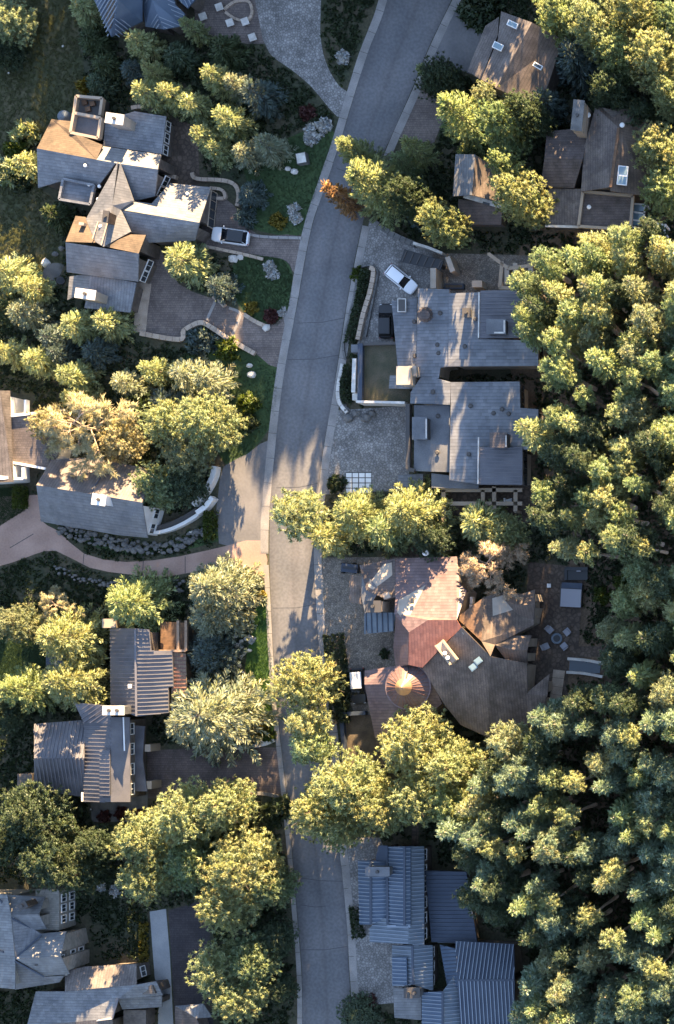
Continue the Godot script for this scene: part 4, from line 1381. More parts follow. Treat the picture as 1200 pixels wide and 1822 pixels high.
	for k in 6:
		bar(pg, "roof_batten", M.trim_dark, 724 + k * 12.5, 446.5 + k * 3.4, 3.06, 716 + k * 12.7, 465 + k * 2.4, 3.06, 0.12, 0.1)
	for q in [["tan_wall", 771, 495, 10, 36, 3.2, 0], ["tan_wall", 801, 470, 9, 28, 3.0, 20], ["tan_wall", 849, 505, 18, 12, 2.6, 0], ["tan_wall", 902, 489, 8, 34, 2.6, 0], ["tan_wall", 917, 484, 8, 32, 2.6, 0], ["tan_wall", 944, 487, 8, 36, 2.6, 0]]:
		var w := block(self, q[0], M.stucco, q[1], q[2], q[3], q[4], q[5], q[5], q[6])
		tag(w, ["tan wall pier beside the black carport", "slanted tan wall end above the grey patio", "short tan wall at the patio's right end", "tan wall strip left of the square well", "tan wall forming the left side of the square well", "tan wall forming the right side of the square well"][[771, 801, 849, 902, 917, 944].find(q[1])], "wall")
	var bm := thing("timber_beams", "light timber beams crossing beside the dark planting north of the modern house", "beams")
	for q in [[870, 452, 905, 478], [905, 478, 950, 472], [918, 500, 948, 500], [894, 465, 890, 512], [890, 512, 950, 514]]:
		bar(bm, "beam", M.trim_tan, q[0], q[1], 2.6, q[2], q[3], 2.6, 0.45, 0.3)
	for q in [[870, 452], [950, 472], [890, 512]]:
		block(bm, "post", M.trim_tan, q[0], q[1], 5, 5, 2.4, 2.4)
	var sofa := thing("patio_planter", "dark blue trough planter on the grey north patio", "planter")
	block(sofa, "trough", M.dark_metal, 808, 509, 34, 9, 0.8, 0.8)
	block(sofa, "soil", M.soil, 808, 509, 30, 5, 0.83, 0.1)
	var well := thing("courtyard_frame", "timber framed open court under the modern house's south edge", "pergola")
	for q in [[790, 872, 790, 930], [860, 872, 860, 920], [880, 866, 880, 930], [786, 896, 930, 896], [786, 872, 930, 872], [918, 872, 918, 910]]:
		bar(well, "beam", M.trim_tan, q[0], q[1], 2.7, q[2], q[3], 2.7, 0.5, 0.35)
	for q in [[790, 930], [860, 920], [880, 930], [918, 910]]:
		block(well, "post", M.trim_tan, q[0], q[1], 5, 5, 2.5, 2.5)

	# the copper-roofed house with the round turret
	var j := thing("copper_house", "big house of pinkish copper and dark slate roofs with a round turret", "house")
	roof(j, M.copper, [703, 994, 4.8, 813, 990, 4.8, 819, 1040, 6.6, 831, 1051, 6.8, 813, 1103, 9.4, 762, 1103, 9.4, 728, 1125, 9.0, 702, 1092, 7.4, 704, 1062, 6.6], 0, null, M.stucco)
	roof(j, M.brown_x, [640, 1006, 4.6, 703, 994, 4.9, 704, 1062, 6.6, 690, 1068, 6.0, 652, 1050, 4.6], 0, null, M.stucco)
	roof(j, M.rust, [728, 1125, 9.0, 762, 1103, 9.4, 799, 1138, 9.0, 752, 1188, 8.3, 727, 1183, 8.2], 0, null, M.stucco)
	roof(j, M.rust, [762, 1103, 9.4, 813, 1103, 9.4, 822, 1118, 9.2, 799, 1138, 9.0], 0, null, M.stucco)
	roof(j, M.copper, [704, 1094, 7.2, 728, 1125, 9.0, 727, 1150, 8.6, 703, 1123, 6.6], 0, null, M.stucco)
	roof(j, M.copper, [703, 1123, 6.6, 727, 1150, 8.6, 727, 1183, 8.2, 704, 1186, 6.2, 700, 1150, 6.2], 0, null, M.stucco)
	roof(j, M.copper, [649, 1193, 4.8, 704, 1185, 5.6, 760, 1180, 5.8, 770, 1215, 6.6, 649, 1218, 5.8], 0, null, M.stucco)
	roof(j, M.copper, [649, 1218, 5.8, 770, 1215, 6.6, 787, 1252, 5.2, 748, 1287, 4.2, 668, 1314, 3.4], 0, null, M.stucco)
	roof(j, M.brown_z, [752, 1189, 7.6, 822, 1116, 9.8, 873, 1168, 9.4, 868, 1312, 5.0, 820, 1290, 5.0, 790, 1252, 6.0], 0, null, M.stucco)
	roof(j, M.brown_z, [873, 1168, 9.4, 938, 1180, 7.2, 940, 1312, 2.9, 868, 1312, 5.0], 0, null, M.stucco)
	roof(j, M.wood, [812, 1099, 8.2, 861, 1063, 8.6, 857, 1141, 9.4], 0, null, M.stucco)
	roof(j, M.brown_z, [861, 1063, 8.6, 897, 1052, 6.6, 950, 1060, 5.4, 950, 1112, 5.4, 912, 1132, 6.6, 881, 1147, 8.2, 873, 1168, 9.6, 857, 1141, 9.4], 0, null, M.stucco)
	roof(j, M.brown_z, [897, 1067, 6.9, 952, 1049, 5.4, 952, 1074, 7.3, 920, 1078, 7.3], 0, null, M.stucco, "dormer_roof")
	roof(j, M.brown_z, [897, 1067, 6.9, 920, 1078, 7.3, 952, 1074, 7.3, 950, 1106, 5.2, 920, 1102, 5.6], 0, null, M.stucco, "dormer_roof")
	roof(j, M.brown_z, [880, 1147, 8.2, 914, 1131, 6.4, 946, 1130, 5.6, 938, 1157, 7.4, 910, 1156, 7.8], 0, null, M.stucco, "dormer_roof")
	roof(j, M.brown_z, [880, 1147, 8.2, 910, 1156, 7.8, 938, 1157, 7.4, 939, 1183, 5.6, 905, 1180, 6.4], 0, null, M.stucco, "dormer_roof")
	roof(j, M.brown_z, [936, 1234, 5.5, 978, 1199, 4.0, 974, 1238, 4.9], 0, null, M.stucco)
	roof(j, M.brown_z, [936, 1234, 5.5, 974, 1238, 4.9, 962, 1276, 4.0, 940, 1276, 4.6], 0, null, M.stucco)
	roof(j, M.brown_z, [622, 1022, 3.6, 650, 1026, 4.2, 652, 1076, 4.2, 622, 1072, 3.6], 0, null, M.stucco)
	roof(j, M.flatdark, [645, 1014, 4.3, 676, 1050, 5.2, 650, 1092, 4.6, 643, 1060, 4.2], 0, null, M.stucco)
	roof(j, M.steel_metal, [649, 1090, 3.9, 703, 1090, 4.7, 701, 1123, 4.5, 648, 1128, 3.7], 0.75, M.seam_dark, M.stucco, "bay_roof", 0.0, Vector2(0, 1))
	chimney(j, 664, 1079, 26, 18, 7.6, 4.0, M.tanstone, M.trim_dark, 1)
	block(j, "chimney_pot", M.tanstone, 688, 1060, 12, 10, 6.9, 1.6, 20)
	# turret: eaves ring, seamed cone, cupola
	var tc := at(726, 1222, 7.0)
	var tur := MB.new()
	tur.tube(Vector3(tc.x, 0, tc.z), Vector3(tc.x, 6.9, tc.z), 2.5, 2.5, 24)
	var tp := build(tur, "turret_wall", M.stucco, j)
	var tr := MB.new()
	tr.tube(Vector3(tc.x, 6.7, tc.z), Vector3(tc.x, 6.9, tc.z), 2.85, 2.9, 36)
	tr.tube(Vector3(tc.x, 6.9, tc.z), Vector3(tc.x, 8.5, tc.z), 2.75, 1.0, 36)
	var tro := build(tr, "turret_roof", M.copper, j)
	for k in 28:
		var an := TAU * k / 28.0
		var d := Vector3(cos(an), 0, sin(an))
		var mb := MB.new()
		mb.tube(Vector3(tc.x, 6.95, tc.z) + d * 2.7, Vector3(tc.x, 8.53, tc.z) + d * 1.0, 0.045, 0.04, 4)
		build(mb, "turret_seam", M.seam_copper, tro)
	var cu := MB.new()
	cu.tube(Vector3(tc.x, 8.4, tc.z), Vector3(tc.x, 8.9, tc.z), 1.0, 1.0, 24)
	cu.tube(Vector3(tc.x, 8.9, tc.z), Vector3(tc.x, 9.7, tc.z), 1.05, 0.35, 24)
	cu.tube(Vector3(tc.x, 9.7, tc.z), Vector3(tc.x, 9.9, tc.z), 0.35, 0.05, 24)
	build(cu, "turret_cupola", M.brass, j)
	bar(j, "turret_gutter", M.trim_dark, 727, 1186, 7.3, 722, 1212, 8.9, 0.12, 0.12)
	var ch := block(j, "chimney", M.stucco, 794, 1161, 14, 42, 9.6, 4.0, 38)
	for s in [-1, 1]:
		block(ch, "rim", M.trim_tan, 794 + s * 6, 1161 - s * 4.6, 3, 44, 10.1, 0.6, 38)
	for q in [[792, 1162], [797, 1170]]:
		var mb := MB.new()
		mb.tube(at(q[0], q[1], 9.5), at(q[0], q[1], 10.3), 0.26, 0.26, 12)
		build(mb, "flue", M.white, ch)
	skylight(j, 842, 1187, 13, 11, 9.1, 38, M.skypane, M.skypane)
	skylight(j, 851, 1176, 13, 11, 9.2, 38, M.skypane, M.skypane)
	skylight(j, 733, 1069, 6, 10, 7.9, 0, M.trim_dark, M.pane)
	vent(j, 884, 1292, 8.0, M.trim_dark)
	vent(j, 757, 983, 5.6, M.white, 0.3, 1.2)
	block(j, "balcony_box", M.white, 839, 1068, 5, 12, 4.4, 1.0)
	block(j, "balcony_box", M.white, 838, 1080, 5, 9, 4.4, 1.0)

	# blue seamed roofs at the lower right
	var k := thing("blue_house", "house with stepped blue seamed metal roofs beside the street's lower end", "house")
	roof(k, M.blue_metal, [637, 1531, 4.6, 660, 1531, 5.6, 660, 1645, 5.6, 640, 1645, 4.6], 0.48, M.seam, M.siding)
	roof(k, M.blue_metal, [660, 1531, 5.6, 688, 1531, 5.0, 688, 1634, 5.0, 660, 1645, 5.6], 0.48, M.seam, M.siding)
	roof(k, M.blue_metal, [690, 1506, 5.6, 720, 1506, 7.0, 720, 1648, 7.0, 692, 1648, 5.6], 0.48, M.seam, M.siding)
	roof(k, M.blue_metal, [720, 1506, 7.0, 731, 1506, 6.5, 731, 1648, 6.5, 720, 1648, 7.0], 0.48, M.seam, M.siding)
	roof(k, M.steel_metal, [731, 1506, 6.2, 755, 1506, 5.0, 755, 1682, 5.0, 728, 1680, 6.2, 728, 1650, 6.2], 0.48, M.seam, M.siding)
	roof(k, M.steel_metal, [658, 1652, 4.8, 672, 1636, 5.1, 690, 1634, 5.6, 728, 1650, 6.2, 728, 1680, 6.1, 658, 1676, 4.8], 0.48, M.seam, M.siding, "roof_slope", 0.0, Vector2(1, 0.02))
	roof(k, M.dark_metal, [668, 1530, 5.9, 674, 1504, 5.9, 690, 1505, 5.9, 690, 1532, 5.9], 0.48, M.seam_dark, M.siding)
	bar(k, "ridge_cap", M.seam_dark, 660, 1532, 5.75, 660, 1644, 5.75, 0.28, 0.14)
	bar(k, "ridge_cap", M.seam_dark, 720, 1506, 7.12, 720, 1646, 7.12, 0.28, 0.14)
	bar(k, "ridge_cap", M.seam_dark, 689, 1508, 5.75, 690, 1645, 5.75, 0.28, 0.14)
	bar(k, "roof_edge", M.seam, 690, 1648, 5.8, 731, 1648, 6.7, 0.3, 0.2)
	chimney(k, 672, 1551, 40, 14, 7.8, 3.0, M.greystone, M.flatdark, 1)
	roof(k, M.steel_metal, [698, 1682, 3.9, 734, 1682, 5.4, 735, 1752, 5.4, 698, 1755, 3.9], 0.48, M.seam, M.siding)
	roof(k, M.steel_metal, [734, 1682, 5.4, 770, 1682, 3.9, 771, 1763, 3.9, 735, 1752, 5.4], 0.48, M.seam, M.siding)
	roof(k, M.blue_metal, [698, 1703, 4.7, 724, 1703, 5.5, 725, 1753, 5.5, 699, 1754, 4.7], 0.48, M.seam, M.siding, "dormer_roof")
	bar(k, "ridge_cap", M.seam_dark, 734, 1682, 5.52, 735, 1752, 5.52, 0.28, 0.14)
	roof(k, M.pale_x, [700, 1757, 3.0, 750, 1762, 3.0, 750, 1815, 3.0, 702, 1811, 3.0], 0, null, M.siding, "flat_roof")
	chimney(k, 733, 1767, 26, 16, 6.2, 4.0, M.greystone, M.trim_dark, 2)
	roof(k, M.blue_metal, [751, 1766, 4.4, 788, 1764, 5.6, 788, 1880, 5.6, 751, 1880, 4.4], 0.48, M.seam, M.siding)
	roof(k, M.steel_metal, [788, 1764, 5.6, 812, 1730, 4.8, 822, 1764, 4.4, 823, 1880, 4.4, 788, 1880, 5.6], 0.48, M.seam, M.siding)
	bar(k, "ridge_cap", M.seam_dark, 788, 1764, 5.72, 788, 1822, 5.72, 0.28, 0.14)
	roof(k, M.blue_metal, [783, 1681, 4.0, 810, 1688, 5.4, 820, 1752, 5.4, 798, 1765, 4.0], 0.48, M.seam_dark, M.siding)
	roof(k, M.dark_metal, [810, 1674, 4.8, 915, 1680, 4.8, 916, 1744, 6.8, 814, 1744, 6.8], 0.48, M.seam, M.siding)
	roof(k, M.dark_metal, [814, 1744, 6.8, 916, 1744, 6.8, 916, 1880, 4.4, 824, 1880, 4.4], 0.48, M.seam, M.siding)
	roof(k, M.dark_metal, [757, 1549, 3.0, 830, 1551, 3.0, 850, 1680, 3.0, 768, 1676, 3.0], 0.5, M.seam_dark, M.siding, "flat_roof", 0.0, Vector2(1, 0))
	bar(k, "ridge_cap", M.seam_dark, 814, 1744, 6.9, 915, 1744, 6.9, 0.25, 0.14)
	side_windows(k, 755, 1682, 5.0, 755, 1506, 5.0, 6, 3.2, 1.3, 1.3)
	side_windows(k, 770, 1763, 3.9, 770, 1682, 3.9, 3, 2.4, 1.2, 1.2)


func garden_walls() -> void:
	edging("curved_wall", [389, 831, 387, 846, 378, 866, 366, 884, 352, 900], 0.62, 1.6, M.white, "thick white curved garden wall, upper piece above the gap beside the parking pad", "garden wall")
	edging("curved_wall", [386, 886, 374, 902, 358, 914], 0.62, 1.6, M.white, "short white curved garden wall, piece below the gap beside the parking pad", "garden wall")
	edging("curved_wall", [358, 916, 336, 930, 310, 942, 285, 948, 262, 948], 0.42, 1.1, M.white, "long low white curved wall sweeping from the gable house's lower corner", "garden wall")
	edging("curved_wall", [356, 908, 334, 922, 308, 934, 285, 940, 264, 940], 0.7, 0.9, M.trim_dark, "dark band of paving inside the long low white curved wall", "garden wall")
	edging("edging_wall", [344, 308, 352, 319, 398, 322, 420, 330, 427, 348, 424, 368], 0.5, 0.5, M.tanstone, "curved tan stone edging between chalet steps and blue spruce", "edging wall", 0.9)
	edging("edging_wall", [376, 336, 394, 338, 402, 345, 400, 354, 374, 353], 0.4, 0.6, M.tanstone, "small looped tan edging beside the chalet's garage roof", "edging wall", 0.9)
	edging("edging_wall", [252, 594, 322, 605, 330, 590, 345, 580, 362, 575, 380, 584, 410, 604, 456, 630], 0.6, 0.6, M.tanstone, "pale stone wall curving round the shrub below the chalet's lower drive", "edging wall", 0.9)
	edging("edging_wall", [381, 528, 395, 538, 402, 546], 0.5, 0.5, M.tanstone, "short tan stone edging at the lower left of the round lawn", "edging wall", 0.9)
	edging("edging_wall", [436, 560, 455, 572, 478, 583], 0.5, 0.45, M.tanstone, "tan stone edging under the flowers at the round lawn's lower edge", "edging wall", 0.9)
	edging("edging_wall", [362, 438, 430, 452, 470, 462], 0.4, 0.4, M.tanstone, "tan stone edging along the lower side of the white car's drive", "edging wall", 0.9)
	edging("edging_wall", [434, 410, 448, 418, 475, 422, 538, 424], 0.35, 0.25, M.concrete, "narrow concrete edging between upper lawn and the white car's drive", "edging wall", 1.2)
	edging("edging_wall", [280, 300, 300, 312, 318, 318], 0.5, 0.8, M.tanstone, "tan stone step wall beside the chalet's east gable", "edging wall", 0.9)
	edging("edging_wall", [240, 196, 262, 194, 300, 206], 0.5, 1.2, M.tanstone, "tan stone wall along the upper edge of the chalet's flat roof", "edging wall", 0.9)
	edging("retaining_wall", [744, 438, 770, 446, 795, 456], 0.35, 2.2, M.palestone, "pale thin retaining wall above the black carport", "retaining wall")
	edging("retaining_wall", [668, 396, 690, 412, 716, 426, 742, 437], 0.7, 0.9, M.greystone, "rough grey rock wall at the top of the cobbled court", "retaining wall", 0.8)
	edging("planter_wall", [661, 478, 668, 484, 662, 520, 650, 560, 640, 606], 0.55, 0.9, M.tanstone, "tan rock wall along the middle of the long street planter", "retaining wall", 0.8)
	edging("planter_wall", [637, 478, 634, 520, 622, 570, 612, 612, 616, 640], 0.3, 0.4, M.greystone, "pale kerb on the street side of the long planter", "retaining wall", 1.0)
	edging("planter_wall", [642, 476, 660, 473, 673, 482, 672, 500, 662, 550, 652, 600], 0.25, 0.5, M.greystone, "thin grey kerb rounding the court side of the long planter", "retaining wall", 1.0)
	edging("planter_wall", [612, 648, 604, 690, 606, 716, 620, 735], 0.45, 0.6, M.palestone, "pale kerb curving round the planting below the roof terrace", "retaining wall", 0.9)
	edging("hedge_border", [573, 1120, 576, 1180, 584, 1240], 0.5, 0.25, M.concrete, "narrow concrete border along the street side of the clipped hedge", "edging wall", 1.2)
	edging("planter_wall", [612, 1272, 616, 1320, 624, 1366, 690, 1372], 0.5, 1.1, M.dark_metal, "dark wall round the brown planting bed under the copper roof", "retaining wall")
	edging("planter_wall", [612, 1270, 655, 1268], 0.5, 1.1, M.dark_metal, "short dark wall closing the top of the brown planting bed", "retaining wall")
	sheet("planting_bed", [614, 1272, 672, 1272, 700, 1370, 624, 1366], 0.35, M.soil)
	edging("edging_wall", [400, 1326, 430, 1330, 470, 1324, 490, 1316], 0.5, 0.4, M.palestone, "pale stones in a row under the flowers beside the dark drive", "edging wall", 0.7)
	edging("edging_wall", [424, 1410, 470, 1412, 500, 1418], 0.4, 0.4, M.greystone, "grey stone edging on the lower side of the dark brown drive", "edging wall", 0.8)
	edging("stepped_path", [996, 1192, 992, 1225, 986, 1262], 1.5, 0.25, M.tanstone, "tan stone path of steps running down from the terrace", "path", 1.1, "", "structure")
	edging("terrace_wall", [1012, 1172, 1040, 1174, 1075, 1180], 0.35, 0.7, M.palestone, "thin pale wall above the dark basin right of the terrace", "retaining wall")
	edging("terrace_wall", [1010, 1196, 1040, 1198, 1074, 1204], 0.35, 0.7, M.palestone, "thin pale wall below the dark basin right of the terrace", "retaining wall")
	sheet("pool", [1014, 1174, 1070, 1178, 1068, 1198, 1013, 1196], 0.1, M.pool)
	stones("rock_wall", "long band of grey retaining boulders below the gable house", [104, 938, 130, 944, 160, 956, 205, 966, 235, 972, 290, 976, 335, 962, 372, 938], 1.3, 0.33, 170, M.greystone)
	stones("rock_wall", "grey boulders lining the lower side of the pinkish drive", [96, 1010, 130, 1024, 165, 1036, 240, 1040, 330, 1036], 0.7, 0.28, 60, M.greystone)
	stones("rock_border", "pale rocks scattered through the flower bed by the sunlit lawn", [424, 1110, 434, 1140, 430, 1170, 420, 1200], 1.6, 0.38, 26, M.palestone, "rock border", 0.1)
	stones("rock_border", "dark grey rocks edging the bed on the drive's upper side", [200, 1036, 260, 1050, 330, 1046], 0.8, 0.34, 24, M.greystone, "rock border", 0.2)
	stones("rock_border", "rough boulders at the lower end of the terrace planter", [606, 726, 622, 738, 646, 742, 660, 730], 0.9, 0.5, 14, M.greystone, "rock border", 0.1)
	for q in [[524, 305, 14, "pale boulder on the upper lawn, the lower of two small ones"], [512, 300, 11, "small pale boulder on the upper lawn, the upper of the two"], [415, 460, 18, "whitish boulder at the top left of the round lawn"], [428, 457, 13, "small whitish boulder next to the larger one by the round lawn"], [448, 667, 17, "pointed pale boulder below the lower drive's mouth"], [444, 650, 12, "small pale boulder just above the pointed one"], [474, 583, 16, "white boulder in the flower bed at the round lawn's lower corner"], [340, 947, 8, "small white stone between rock band and white wall"], [466, 1318, 14, "rounded white boulder in the yellow flowers by the dark drive"], [112, 82, 5, "tiny white stone at the meadow's edge"], [16, 130, 5, "tiny white stone out in the meadow"]]:
		boulder(q[0], q[1], q[2], M.palestone, q[3])
	var box := thing("utility_box", "green-grey utility box standing on the dark upper lawn", "utility box")
	block(box, "cabinet", M.greystone, 536, 281, 18, 19, 1.2, 1.2, 10)
	block(box, "lid", M.palestone, 536, 281, 16, 17, 1.26, 0.06, 10)


func trees() -> void:
	var P := "spruces and pines in the gardens west of the street"
	var g: Material = M.spruce_gold
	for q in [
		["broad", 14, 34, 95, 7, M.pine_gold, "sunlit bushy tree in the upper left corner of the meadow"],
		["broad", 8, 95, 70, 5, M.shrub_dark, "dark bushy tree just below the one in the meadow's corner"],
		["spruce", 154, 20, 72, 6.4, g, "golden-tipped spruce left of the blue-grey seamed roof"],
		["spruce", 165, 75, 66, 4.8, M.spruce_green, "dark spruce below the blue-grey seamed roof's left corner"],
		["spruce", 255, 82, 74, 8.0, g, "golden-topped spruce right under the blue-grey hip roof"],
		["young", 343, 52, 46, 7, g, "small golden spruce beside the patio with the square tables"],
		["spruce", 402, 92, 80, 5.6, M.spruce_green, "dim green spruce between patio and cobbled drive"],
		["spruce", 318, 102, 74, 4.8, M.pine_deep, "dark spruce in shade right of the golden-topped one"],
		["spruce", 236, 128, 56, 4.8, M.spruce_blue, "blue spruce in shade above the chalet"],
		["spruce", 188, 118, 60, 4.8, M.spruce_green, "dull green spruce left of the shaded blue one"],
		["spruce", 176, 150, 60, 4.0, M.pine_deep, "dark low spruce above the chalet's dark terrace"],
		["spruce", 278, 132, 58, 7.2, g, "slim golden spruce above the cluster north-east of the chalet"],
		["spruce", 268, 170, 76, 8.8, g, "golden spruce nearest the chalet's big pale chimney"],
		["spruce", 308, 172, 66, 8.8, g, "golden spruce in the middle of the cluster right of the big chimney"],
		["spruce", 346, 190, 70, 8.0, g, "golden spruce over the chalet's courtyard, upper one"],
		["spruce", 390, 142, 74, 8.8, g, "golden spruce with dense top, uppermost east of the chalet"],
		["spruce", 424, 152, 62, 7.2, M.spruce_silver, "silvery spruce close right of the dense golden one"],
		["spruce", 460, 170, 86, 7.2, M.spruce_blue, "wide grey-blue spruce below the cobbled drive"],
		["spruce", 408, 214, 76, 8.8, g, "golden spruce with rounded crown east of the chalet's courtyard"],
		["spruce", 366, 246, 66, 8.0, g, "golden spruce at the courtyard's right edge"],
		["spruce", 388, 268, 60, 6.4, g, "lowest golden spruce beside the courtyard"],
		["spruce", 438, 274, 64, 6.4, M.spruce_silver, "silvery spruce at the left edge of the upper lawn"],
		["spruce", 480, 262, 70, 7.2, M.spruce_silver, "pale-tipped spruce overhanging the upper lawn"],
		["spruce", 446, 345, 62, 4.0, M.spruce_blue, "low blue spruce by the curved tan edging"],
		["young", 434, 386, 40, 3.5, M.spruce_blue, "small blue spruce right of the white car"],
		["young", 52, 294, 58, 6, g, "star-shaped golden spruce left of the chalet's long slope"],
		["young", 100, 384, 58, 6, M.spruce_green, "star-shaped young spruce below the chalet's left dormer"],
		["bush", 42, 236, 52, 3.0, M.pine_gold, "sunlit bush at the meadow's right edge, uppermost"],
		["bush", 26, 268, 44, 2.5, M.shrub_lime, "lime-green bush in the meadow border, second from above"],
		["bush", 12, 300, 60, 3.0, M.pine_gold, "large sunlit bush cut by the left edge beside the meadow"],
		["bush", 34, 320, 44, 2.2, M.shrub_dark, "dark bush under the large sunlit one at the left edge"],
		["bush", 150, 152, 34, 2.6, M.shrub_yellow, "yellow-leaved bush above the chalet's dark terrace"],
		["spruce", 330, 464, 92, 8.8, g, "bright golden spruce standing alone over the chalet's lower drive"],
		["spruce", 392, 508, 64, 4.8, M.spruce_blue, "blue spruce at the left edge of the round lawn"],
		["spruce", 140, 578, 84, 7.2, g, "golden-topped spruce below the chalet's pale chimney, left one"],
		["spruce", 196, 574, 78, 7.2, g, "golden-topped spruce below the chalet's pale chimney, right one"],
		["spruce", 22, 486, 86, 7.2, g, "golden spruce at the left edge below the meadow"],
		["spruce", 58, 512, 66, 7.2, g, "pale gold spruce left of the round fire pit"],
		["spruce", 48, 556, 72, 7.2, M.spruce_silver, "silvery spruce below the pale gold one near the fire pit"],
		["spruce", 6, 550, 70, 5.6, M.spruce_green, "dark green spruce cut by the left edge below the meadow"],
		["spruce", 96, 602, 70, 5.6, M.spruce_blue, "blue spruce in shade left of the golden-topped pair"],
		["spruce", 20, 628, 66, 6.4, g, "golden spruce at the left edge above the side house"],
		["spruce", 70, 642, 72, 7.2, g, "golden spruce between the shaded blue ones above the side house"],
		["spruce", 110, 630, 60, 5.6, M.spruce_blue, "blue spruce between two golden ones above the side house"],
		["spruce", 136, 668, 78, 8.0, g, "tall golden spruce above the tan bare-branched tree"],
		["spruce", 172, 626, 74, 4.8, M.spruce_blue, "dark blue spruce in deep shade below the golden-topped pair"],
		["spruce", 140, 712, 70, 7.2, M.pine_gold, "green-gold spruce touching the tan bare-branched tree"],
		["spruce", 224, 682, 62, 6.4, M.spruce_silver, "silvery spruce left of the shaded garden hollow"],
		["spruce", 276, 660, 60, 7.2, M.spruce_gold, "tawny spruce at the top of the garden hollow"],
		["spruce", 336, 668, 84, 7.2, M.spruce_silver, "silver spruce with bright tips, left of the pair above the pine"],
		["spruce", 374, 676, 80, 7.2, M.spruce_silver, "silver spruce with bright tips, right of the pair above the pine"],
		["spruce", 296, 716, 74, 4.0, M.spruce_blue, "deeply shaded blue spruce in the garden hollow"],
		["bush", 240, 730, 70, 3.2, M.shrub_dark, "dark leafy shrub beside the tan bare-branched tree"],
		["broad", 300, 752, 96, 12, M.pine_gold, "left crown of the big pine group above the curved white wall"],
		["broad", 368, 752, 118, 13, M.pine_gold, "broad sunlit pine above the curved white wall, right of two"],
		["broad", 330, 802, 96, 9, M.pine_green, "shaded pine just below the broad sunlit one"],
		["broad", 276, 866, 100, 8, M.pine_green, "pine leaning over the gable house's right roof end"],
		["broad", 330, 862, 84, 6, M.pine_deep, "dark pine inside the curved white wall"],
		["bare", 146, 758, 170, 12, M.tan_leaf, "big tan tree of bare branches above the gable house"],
		["broad", 92, 760, 76, 10, M.tan_leaf, "thin yellowish tree left of the big bare one"],
		["broad", 215, 782, 84, 9, M.tan_leaf, "thin yellowish tree right of the big bare one"],
		["bush", 356, 604, 56, 1.8, M.spruce_blue, "grey-green shrub held in the curve of the pale stone wall"],
		["bush", 404, 620, 46, 1.8, M.shrub_lime, "bright green shrub along the pale stone wall"],
		["bush", 442, 718, 40, 1.8, M.shrub_lime, "oval green shrub near the kerb below the lower drive"],
		["bush", 440, 752, 34, 1.6, M.shrub_dark, "dark shrub below the oval green one near the kerb"],
		["grand", 245, 1072, 128, 11, M.pine_gold, "sunlit pine over the upper end of the long house"],
		["grand", 392, 1048, 138, 11, M.spruce_silver, "large silver spruce where pinkish drive meets the street, upper half of the pair"],
		["grand", 384, 1096, 112, 8, M.spruce_silver, "silver spruce just below the large one at the drive's corner"],
		["grand", 378, 1164, 112, 6.5, M.spruce_blue, "round blue spruce in shade by the sunlit lawn"],
		["grand", 384, 1272, 186, 12.5, M.spruce_silver, "largest silver spruce, above the dark brown drive"],
		["spruce", 330, 1290, 94, 7.2, M.spruce_silver, "smaller silver spruce at the left of the largest one"],
		["grand", 124, 1132, 128, 12, M.pine_gold, "sunlit pine left of the long house, upper of the stacked pair"],
		["broad", 34, 1110, 78, 9, M.pine_green, "pine near the left edge beside the upper sunlit one"],
		["grand", 134, 1210, 124, 12, M.pine_gold, "sunlit pine left of the long house, lower of the stacked pair"],
		["grand", 44, 1226, 104, 11, M.pine_gold, "sunlit pine at the left edge above the ribbed low roof"],
		["broad", 14, 1272, 66, 7, M.pine_deep, "dark pine at the left edge beside the ribbed low roof"],
		["bare", 106, 1076, 80, 7, M.tan_leaf, "small tan bare-branched tree above the stacked pines"],
		["broad", 58, 1448, 128, 14, M.pine_deep, "dark green pine below the ribbed low roof"],
		["broad", 14, 1500, 96, 14, M.pine_deep, "dark pine at the left edge above the villa"],
		["broad", 90, 1526, 130, 13.5, M.pine_deep, "wide dark pine in deep shade above the villa"],
		["broad", 146, 1556, 84, 12, M.pine_deep, "dark pine right of the villa's top corner"],
		["broad", 178, 1500, 78, 11, M.pine_deep, "low dark pine between villa and sunlit pine group"],
		["broad", 256, 1490, 104, 12, M.pine_gold, "upper left pine of the sunlit group south of the dark drive"],
		["broad", 330, 1452, 128, 13, M.pine_gold, "uppermost pine of the sunlit group south of the dark drive"],
		["broad", 398, 1430, 104, 12, M.pine_gold, "upper right pine of the sunlit group by the street"],
		["broad", 262, 1568, 96, 11, M.pine_gold, "lower left pine hanging over the concrete ramp"],
		["broad", 340, 1538, 110, 10, M.pine_green, "greener pine in the centre of the sunlit group"],
		["broad", 432, 1540, 136, 14, M.pine_gold, "broad pine at the street side of the sunlit group"],
		["broad", 404, 1610, 116, 13, M.pine_gold, "pine at the lower end of the sunlit group"],
		["broad", 486, 1576, 84, 9, M.pine_green, "green pine right beside the gutter below the sunlit group"],
		["broad", 392, 1730, 116, 11, M.pine_gold, "patchily lit pine near the bottom, left of two"],
		["broad", 448, 1712, 104, 10, M.pine_green, "patchily lit pine near the bottom, right of two"],
		["broad", 426, 1776, 100, 11, M.pine_gold, "lowest pine between ramp and street"],
		["broad", 490, 1670, 74, 6, M.pine_deep, "dark pine along the gutter below the sunlit group"],
		["broad", 500, 1760, 60, 5, M.pine_deep, "dark slim pine by the gutter near the bottom edge"],
		["bush", 496, 1440, 50, 2.0, M.shrub_dark, "dark shrub by the gutter below the dark brown drive"],
	]:
